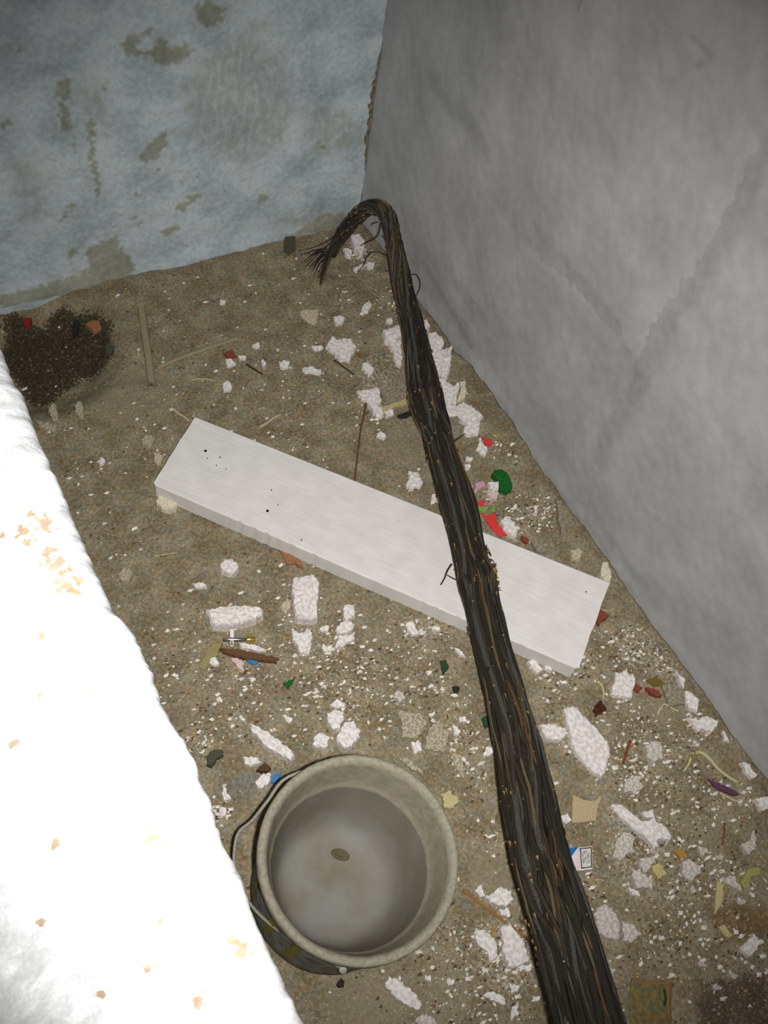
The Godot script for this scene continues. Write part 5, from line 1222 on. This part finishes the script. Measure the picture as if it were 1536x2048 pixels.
	# loose rootlets
	for r in ROOTLETS:
		var tp := triples(r)
		var q := PackedVector3Array()
		for p in tp: q.append(p - at)
		var rad3 := []
		for i in q.size(): rad3.append(lerpf(0.0016, 0.0007, i / float(q.size() - 1)))
		part("rootlet", tube(resample(q, rad3, 16), 5), mats[1], o)
	for r in TIPS:
		var tp2 := triples(r)
		var many := 4 if tp2[0].z > SPIKE_Z else 1
		for j in many:
			var aa := tp2[0] - at + Vector3(rng.randf_range(-0.004, 0.004), rng.randf_range(-0.002, 0.003), rng.randf_range(-0.004, 0.004))
			var bb := tp2[1] - at + Vector3(rng.randf_range(-0.008, 0.008), rng.randf_range(0.0, 0.02), rng.randf_range(-0.008, 0.008))
			var mid := (aa + bb) * 0.5 + Vector3(rng.randf_range(-0.004, 0.004), 0.006, rng.randf_range(-0.004, 0.004))
			part("tip_rootlet", tube(resample(PackedVector3Array([bb, mid, aa]), [0.0026, 0.0017, 0.0005], 8), 5), mats[[0, 1, 3, 4][j]], o)
	# frayed fibrous tuft on the side
	var tuft := Node3D.new()
	tuft.name = "fibre_tuft"
	o.add_child(tuft)
	var tf := triples(TUFT)
	for i in 60:
		var f := rng.randf() * (tf.size() - 1.001)
		var base := tf[int(f)].lerp(tf[int(f) + 1], f - int(f)) - at + Vector3(-0.015, rng.randf_range(-0.016, 0.012), 0.004)
		var tip := base + Vector3(rng.randf_range(0.004, 0.014), rng.randf_range(-0.006, 0.008), rng.randf_range(-0.010, 0.006))
		var side := base + Vector3(0.003, 0.004, rng.randf_range(-0.012, 0.012))
		part("fibre", tube(resample(PackedVector3Array([side, base + Vector3(0.005, 0.003, 0), tip]), [0.0013, 0.0013, 0.0006], 6), 4), mats[3] if i % 3 else M.ochre, tuft)

# ---------------------------------------------------------------- rubble and sticks
func chunk_mesh(pl: PackedVector2Array, th: float, sd: int, jag: float) -> Mesh:
	var r := RandomNumberGenerator.new()
	r.seed = sd
	var ring := PackedVector2Array()
	for i in pl.size():
		var a := pl[i]
		var b := pl[(i + 1) % pl.size()]
		var m := clampi(int(a.distance_to(b) / 0.0045) + 1, 1, 6)
		for k in m:
			ring.append(a.lerp(b, k / float(m)) + Vector2(r.randf_range(-jag, jag), r.randf_range(-jag, jag)))
	var cen := Vector2.ZERO
	for p in ring: cen += p
	cen /= ring.size()
	var n := ring.size()
	var levels := [[1.02, -0.006, 0.0], [1.0, th * 0.7, 0.12], [0.93, th * 0.97, 0.06], [0.5, th, 0.05]]
	var st := SurfaceTool.new()
	st.begin(Mesh.PRIMITIVE_TRIANGLES)
	st.set_smooth_group(-1)
	var lv := []
	for l in levels:
		var row := []
		for p in ring:
			var y: float = l[1] + r.randf_range(-1.0, 1.0) * th * l[2]
			var q: Vector2 = cen + (p - cen) * l[0]
			if l[2] > 0.0: q += Vector2(r.randf_range(-jag, jag), r.randf_range(-jag, jag)) * 0.35
			row.append(Vector3(q.x, y, q.y))
		lv.append(row)
	for j in levels.size() - 1:
		for i in n:
			var i2 := (i + 1) % n
			st.add_vertex(lv[j][i]); st.add_vertex(lv[j + 1][i]); st.add_vertex(lv[j][i2])
			st.add_vertex(lv[j][i2]); st.add_vertex(lv[j + 1][i]); st.add_vertex(lv[j + 1][i2])
	var apex := Vector3(cen.x, th * 1.02, cen.y)
	var foot := Vector3(cen.x, -0.006, cen.y)
	for i in n:
		var i2 := (i + 1) % n
		st.add_vertex(lv[3][i]); st.add_vertex(apex); st.add_vertex(lv[3][i2])
		st.add_vertex(lv[0][i]); st.add_vertex(lv[0][i2]); st.add_vertex(foot)
	st.generate_normals()
	return st.commit()
func build_rubble():
	var sd := 1000
	for c in CHUNKS:
		sd += 1
		var pl := pairs(c[6])
		var cen := Vector2.ZERO
		for p in pl: cen += p
		cen /= pl.size()
		var loc := PackedVector2Array()
		for p in pl: loc.append(p - cen)
		var th: float = c[5]
		var jag := 0.0012
		if c[2] == "rubble" or c[2] == "foam": jag = 0.0021
		if c[2] in ["paper", "plastic", "wrapper", "card"]: jag = 0.0005
		var mi := part(c[0], chunk_mesh(loc, th, sd, jag), M[c[4]], self)
		mi.position = Vector3(cen.x, floor_height(cen.x, cen.y) + 0.001, cen.y)
		tag(mi, c[1], c[2], c[3])
		if c[0] == "wrapper":
			for w in WRAPPER_PRINT:
				var q := triples(w[1])
				var local := PackedVector3Array()
				for p in q: local.append(p - mi.position)
				var rd := []
				for p in q: rd.append(w[2])
				part(w[0], tube(resample(local, rd, 10), 6, 0.12), M.orange if w[0] == "yellow_border" else M.darkgreen, mi)
func build_sticks():
	for s in STICKS:
		var pl := pairs(s[7])
		var cen := (pl[0] + pl[pl.size() - 1]) * 0.5
		var pts := PackedVector3Array()
		var rad := []
		var y0 := floor_height(cen.x, cen.y)
		for i in pl.size():
			pts.append(Vector3(pl[i].x - cen.x, floor_height(pl[i].x, pl[i].y) - y0 + s[4] * s[6] * 0.8, pl[i].y - cen.y))
			rad.append(s[4] * (1.0 if s[6] < 0.5 else lerpf(1.0, 0.7, i / float(pl.size() - 1))))
		var mi := part(s[0], tube(resample(pts, rad, 14), 7, s[6]), M[s[3]], self)
		mi.position = Vector3(cen.x, y0, cen.y)
		tag(mi, s[1], s[2])
func build_tube():
	var t := triples(TUBE)
	var base := t[0]
	base.y = floor_height(t[0].x, t[0].z)
	var o := thing("chrome_tube", "short chrome tube with white collar and brass end among foam pieces", "fitting", base)
	part("barrel", tube([PackedVector3Array([t[0] - base, t[1] - base]), PackedFloat32Array([0.0045, 0.0045])], 14), M.steel, o)
	part("collar", tube([PackedVector3Array([t[2] - base, t[3] - base]), PackedFloat32Array([0.0042, 0.0042])], 10), plain(236, 234, 228, 0.5), o)
	part("brass_end", tube([PackedVector3Array([t[4] - base, t[4].lerp(t[5], 0.3) - base, t[5] - base]), PackedFloat32Array([0.005, 0.0066, 0.0055])], 12), M.brass, o)
func build_pack():
	var q := pairs(PACK)
	var cen := (q[0] + q[1] + q[2] + q[3]) * 0.25
	var y0 := floor_height(cen.x, cen.y)
	var o := thing("cigarette_pack", "crushed blue and white cigarette pack half under the roots", "pack", Vector3(cen.x, y0, cen.y))
	var w := 188
	var h := 92
	var img := Image.create(w, h, false, Image.FORMAT_RGB8)
	img.fill(Color8(226, 206, 206))
	img.fill_rect(Rect2i(0, 0, 104, h), Color8(226, 208, 208))
	for y in h:
		var edge := 132 - int(y * 0.95)
		img.fill_rect(Rect2i(0, y, maxi(0, edge), 1), Color8(20, 108, 176))
	img.fill_rect(Rect2i(138, 4, 48, 80), Color8(24, 24, 26))
	img.fill_rect(Rect2i(142, 8, 40, 72), Color8(214, 212, 206))
	# small print of the warning, not legible in the photograph
	for k in 4:
		for x in range(16, 64, 5):
			if (x * 7 + k * 3) % 11 > 2: img.fill_rect(Rect2i(147 + k * 8, x, 4, 4), Color8(96, 94, 92))
	var mat := StandardMaterial3D.new()
	img.generate_mipmaps()
	mat.albedo_texture = ImageTexture.create_from_image(img)
	mat.roughness = 0.45
	var st := SurfaceTool.new()
	st.begin(Mesh.PRIMITIVE_TRIANGLES)
	var body := SurfaceTool.new()
	body.begin(Mesh.PRIMITIVE_TRIANGLES)
	body.set_smooth_group(-1)
	var nx := 9
	var ny := 6
	for j in ny:
		for i in nx:
			var s := i / float(nx - 1)
			var t := j / float(ny - 1)
			var p := q[0].lerp(q[1], s).lerp(q[3].lerp(q[2], s), t) - cen
			st.set_uv(Vector2(s, t))
			st.add_vertex(Vector3(p.x, 0.019 + bump.get_noise_2d(s * 1.4, t * 1.4) * 0.006, p.y))
	grid_indices(st, nx, ny)
	st.generate_normals()
	part("printed_face", st.commit(), mat, o)
	for k in 4:
		var a := q[k] - cen
		var b := q[(k + 1) % 4] - cen
		var a1 := Vector3(a.x, 0.018, a.y); var b1 := Vector3(b.x, 0.018, b.y)
		var a0 := Vector3(a.x * 1.04, -0.003, a.y * 1.04); var b0 := Vector3(b.x * 1.04, -0.003, b.y * 1.04)
		for v in [a1, b1, a0, b1, b0, a0]: body.add_vertex(v)
	body.generate_normals()
	part("carton", body.commit(), plain(206, 200, 196, 0.5), o)

# ---------------------------------------------------------------- grit nobody could count
func crumb_mesh(sd: int) -> Mesh:
	var r := RandomNumberGenerator.new()
	r.seed = sd
	var v := []
	for d in [Vector3.RIGHT, Vector3.LEFT, Vector3.UP, Vector3.DOWN, Vector3.BACK, Vector3.FORWARD]:
		v.append(d * r.randf_range(0.55, 1.2) + Vector3(r.randf_range(-0.25, 0.25), 0, r.randf_range(-0.25, 0.25)))
	var st := SurfaceTool.new()
	st.begin(Mesh.PRIMITIVE_TRIANGLES)
	st.set_smooth_group(-1)
	for f in [[0, 2, 4], [4, 2, 1], [1, 2, 5], [5, 2, 0], [4, 3, 0], [1, 3, 4], [5, 3, 1], [0, 3, 5]]:
		for k in f: st.add_vertex(v[k])
	st.generate_normals()
	return st.commit()
func scatter(called: String, label: String, category: String, mat: Material, per: float, uniform: int, lo: float, hi: float, sd: int):
	var r := RandomNumberGenerator.new()
	r.seed = sd
	var xf := []
	for i in range(0, CLUSTERS.size(), 4):
		var n := int(CLUSTERS[i + 3] * per)
		for k in n:
			var a := r.randf() * TAU
			var d: float = CLUSTERS[i + 2] * sqrt(r.randf()) * r.randf_range(0.5, 1.2)
			xf.append(Vector2(CLUSTERS[i] + cos(a) * d, CLUSTERS[i + 1] + sin(a) * d))
	for k in uniform:
		xf.append(Vector2(r.randf_range(-0.95, 0.06), r.randf_range(0.02, 1.95)))
	var mm := MultiMesh.new()
	mm.transform_format = MultiMesh.TRANSFORM_3D
	mm.mesh = crumb_mesh(sd)
	var good := []
	for p in xf:
		if p.x < 0.03 * p.y + 0.0 and p.x > -0.95 and p.y > 0.02: good.append(p)
	mm.instance_count = good.size()
	for k in good.size():
		var p: Vector2 = good[k]
		var s := lo + (hi - lo) * pow(r.randf(), 2.6)
		var b := Basis.from_euler(Vector3(r.randf_range(-0.5, 0.5), r.randf() * TAU, r.randf_range(-0.5, 0.5))).scaled(Vector3(s * r.randf_range(0.7, 2.0), s * 0.6, s))
		mm.set_instance_transform(k, Transform3D(b, Vector3(p.x, floor_height(p.x, p.y) + s * 0.25, p.y)))
	var o := MultiMeshInstance3D.new()
	o.name = called
	o.multimesh = mm
	o.material_override = mat
	add_child(o)
	tag(o, label, category, "", "stuff")
func build_grit():
	scatter("plaster_crumbs", "tiny white plaster crumbs sprinkled all over the dirt floor", "crumbs", plain(230, 224, 216, 0.95), 0.9, 380, 0.0008, 0.0044, 601)
	scatter("sand_grit", "tiny beige grit scattered on the dirt floor", "grit", plain(172, 156, 122, 0.95), 1.3, 2200, 0.0008, 0.0032, 602)
	scatter("dark_grit", "tiny dark crumbs of soil scattered on the dirt floor", "grit", plain(92, 80, 60, 0.95), 0.6, 1500, 0.0008, 0.0036, 603)
	scatter("brick_grit", "tiny red brown brick crumbs scattered on the dirt floor", "grit", plain(134, 82, 54, 0.95), 0.25, 420, 0.0008, 0.003, 604)
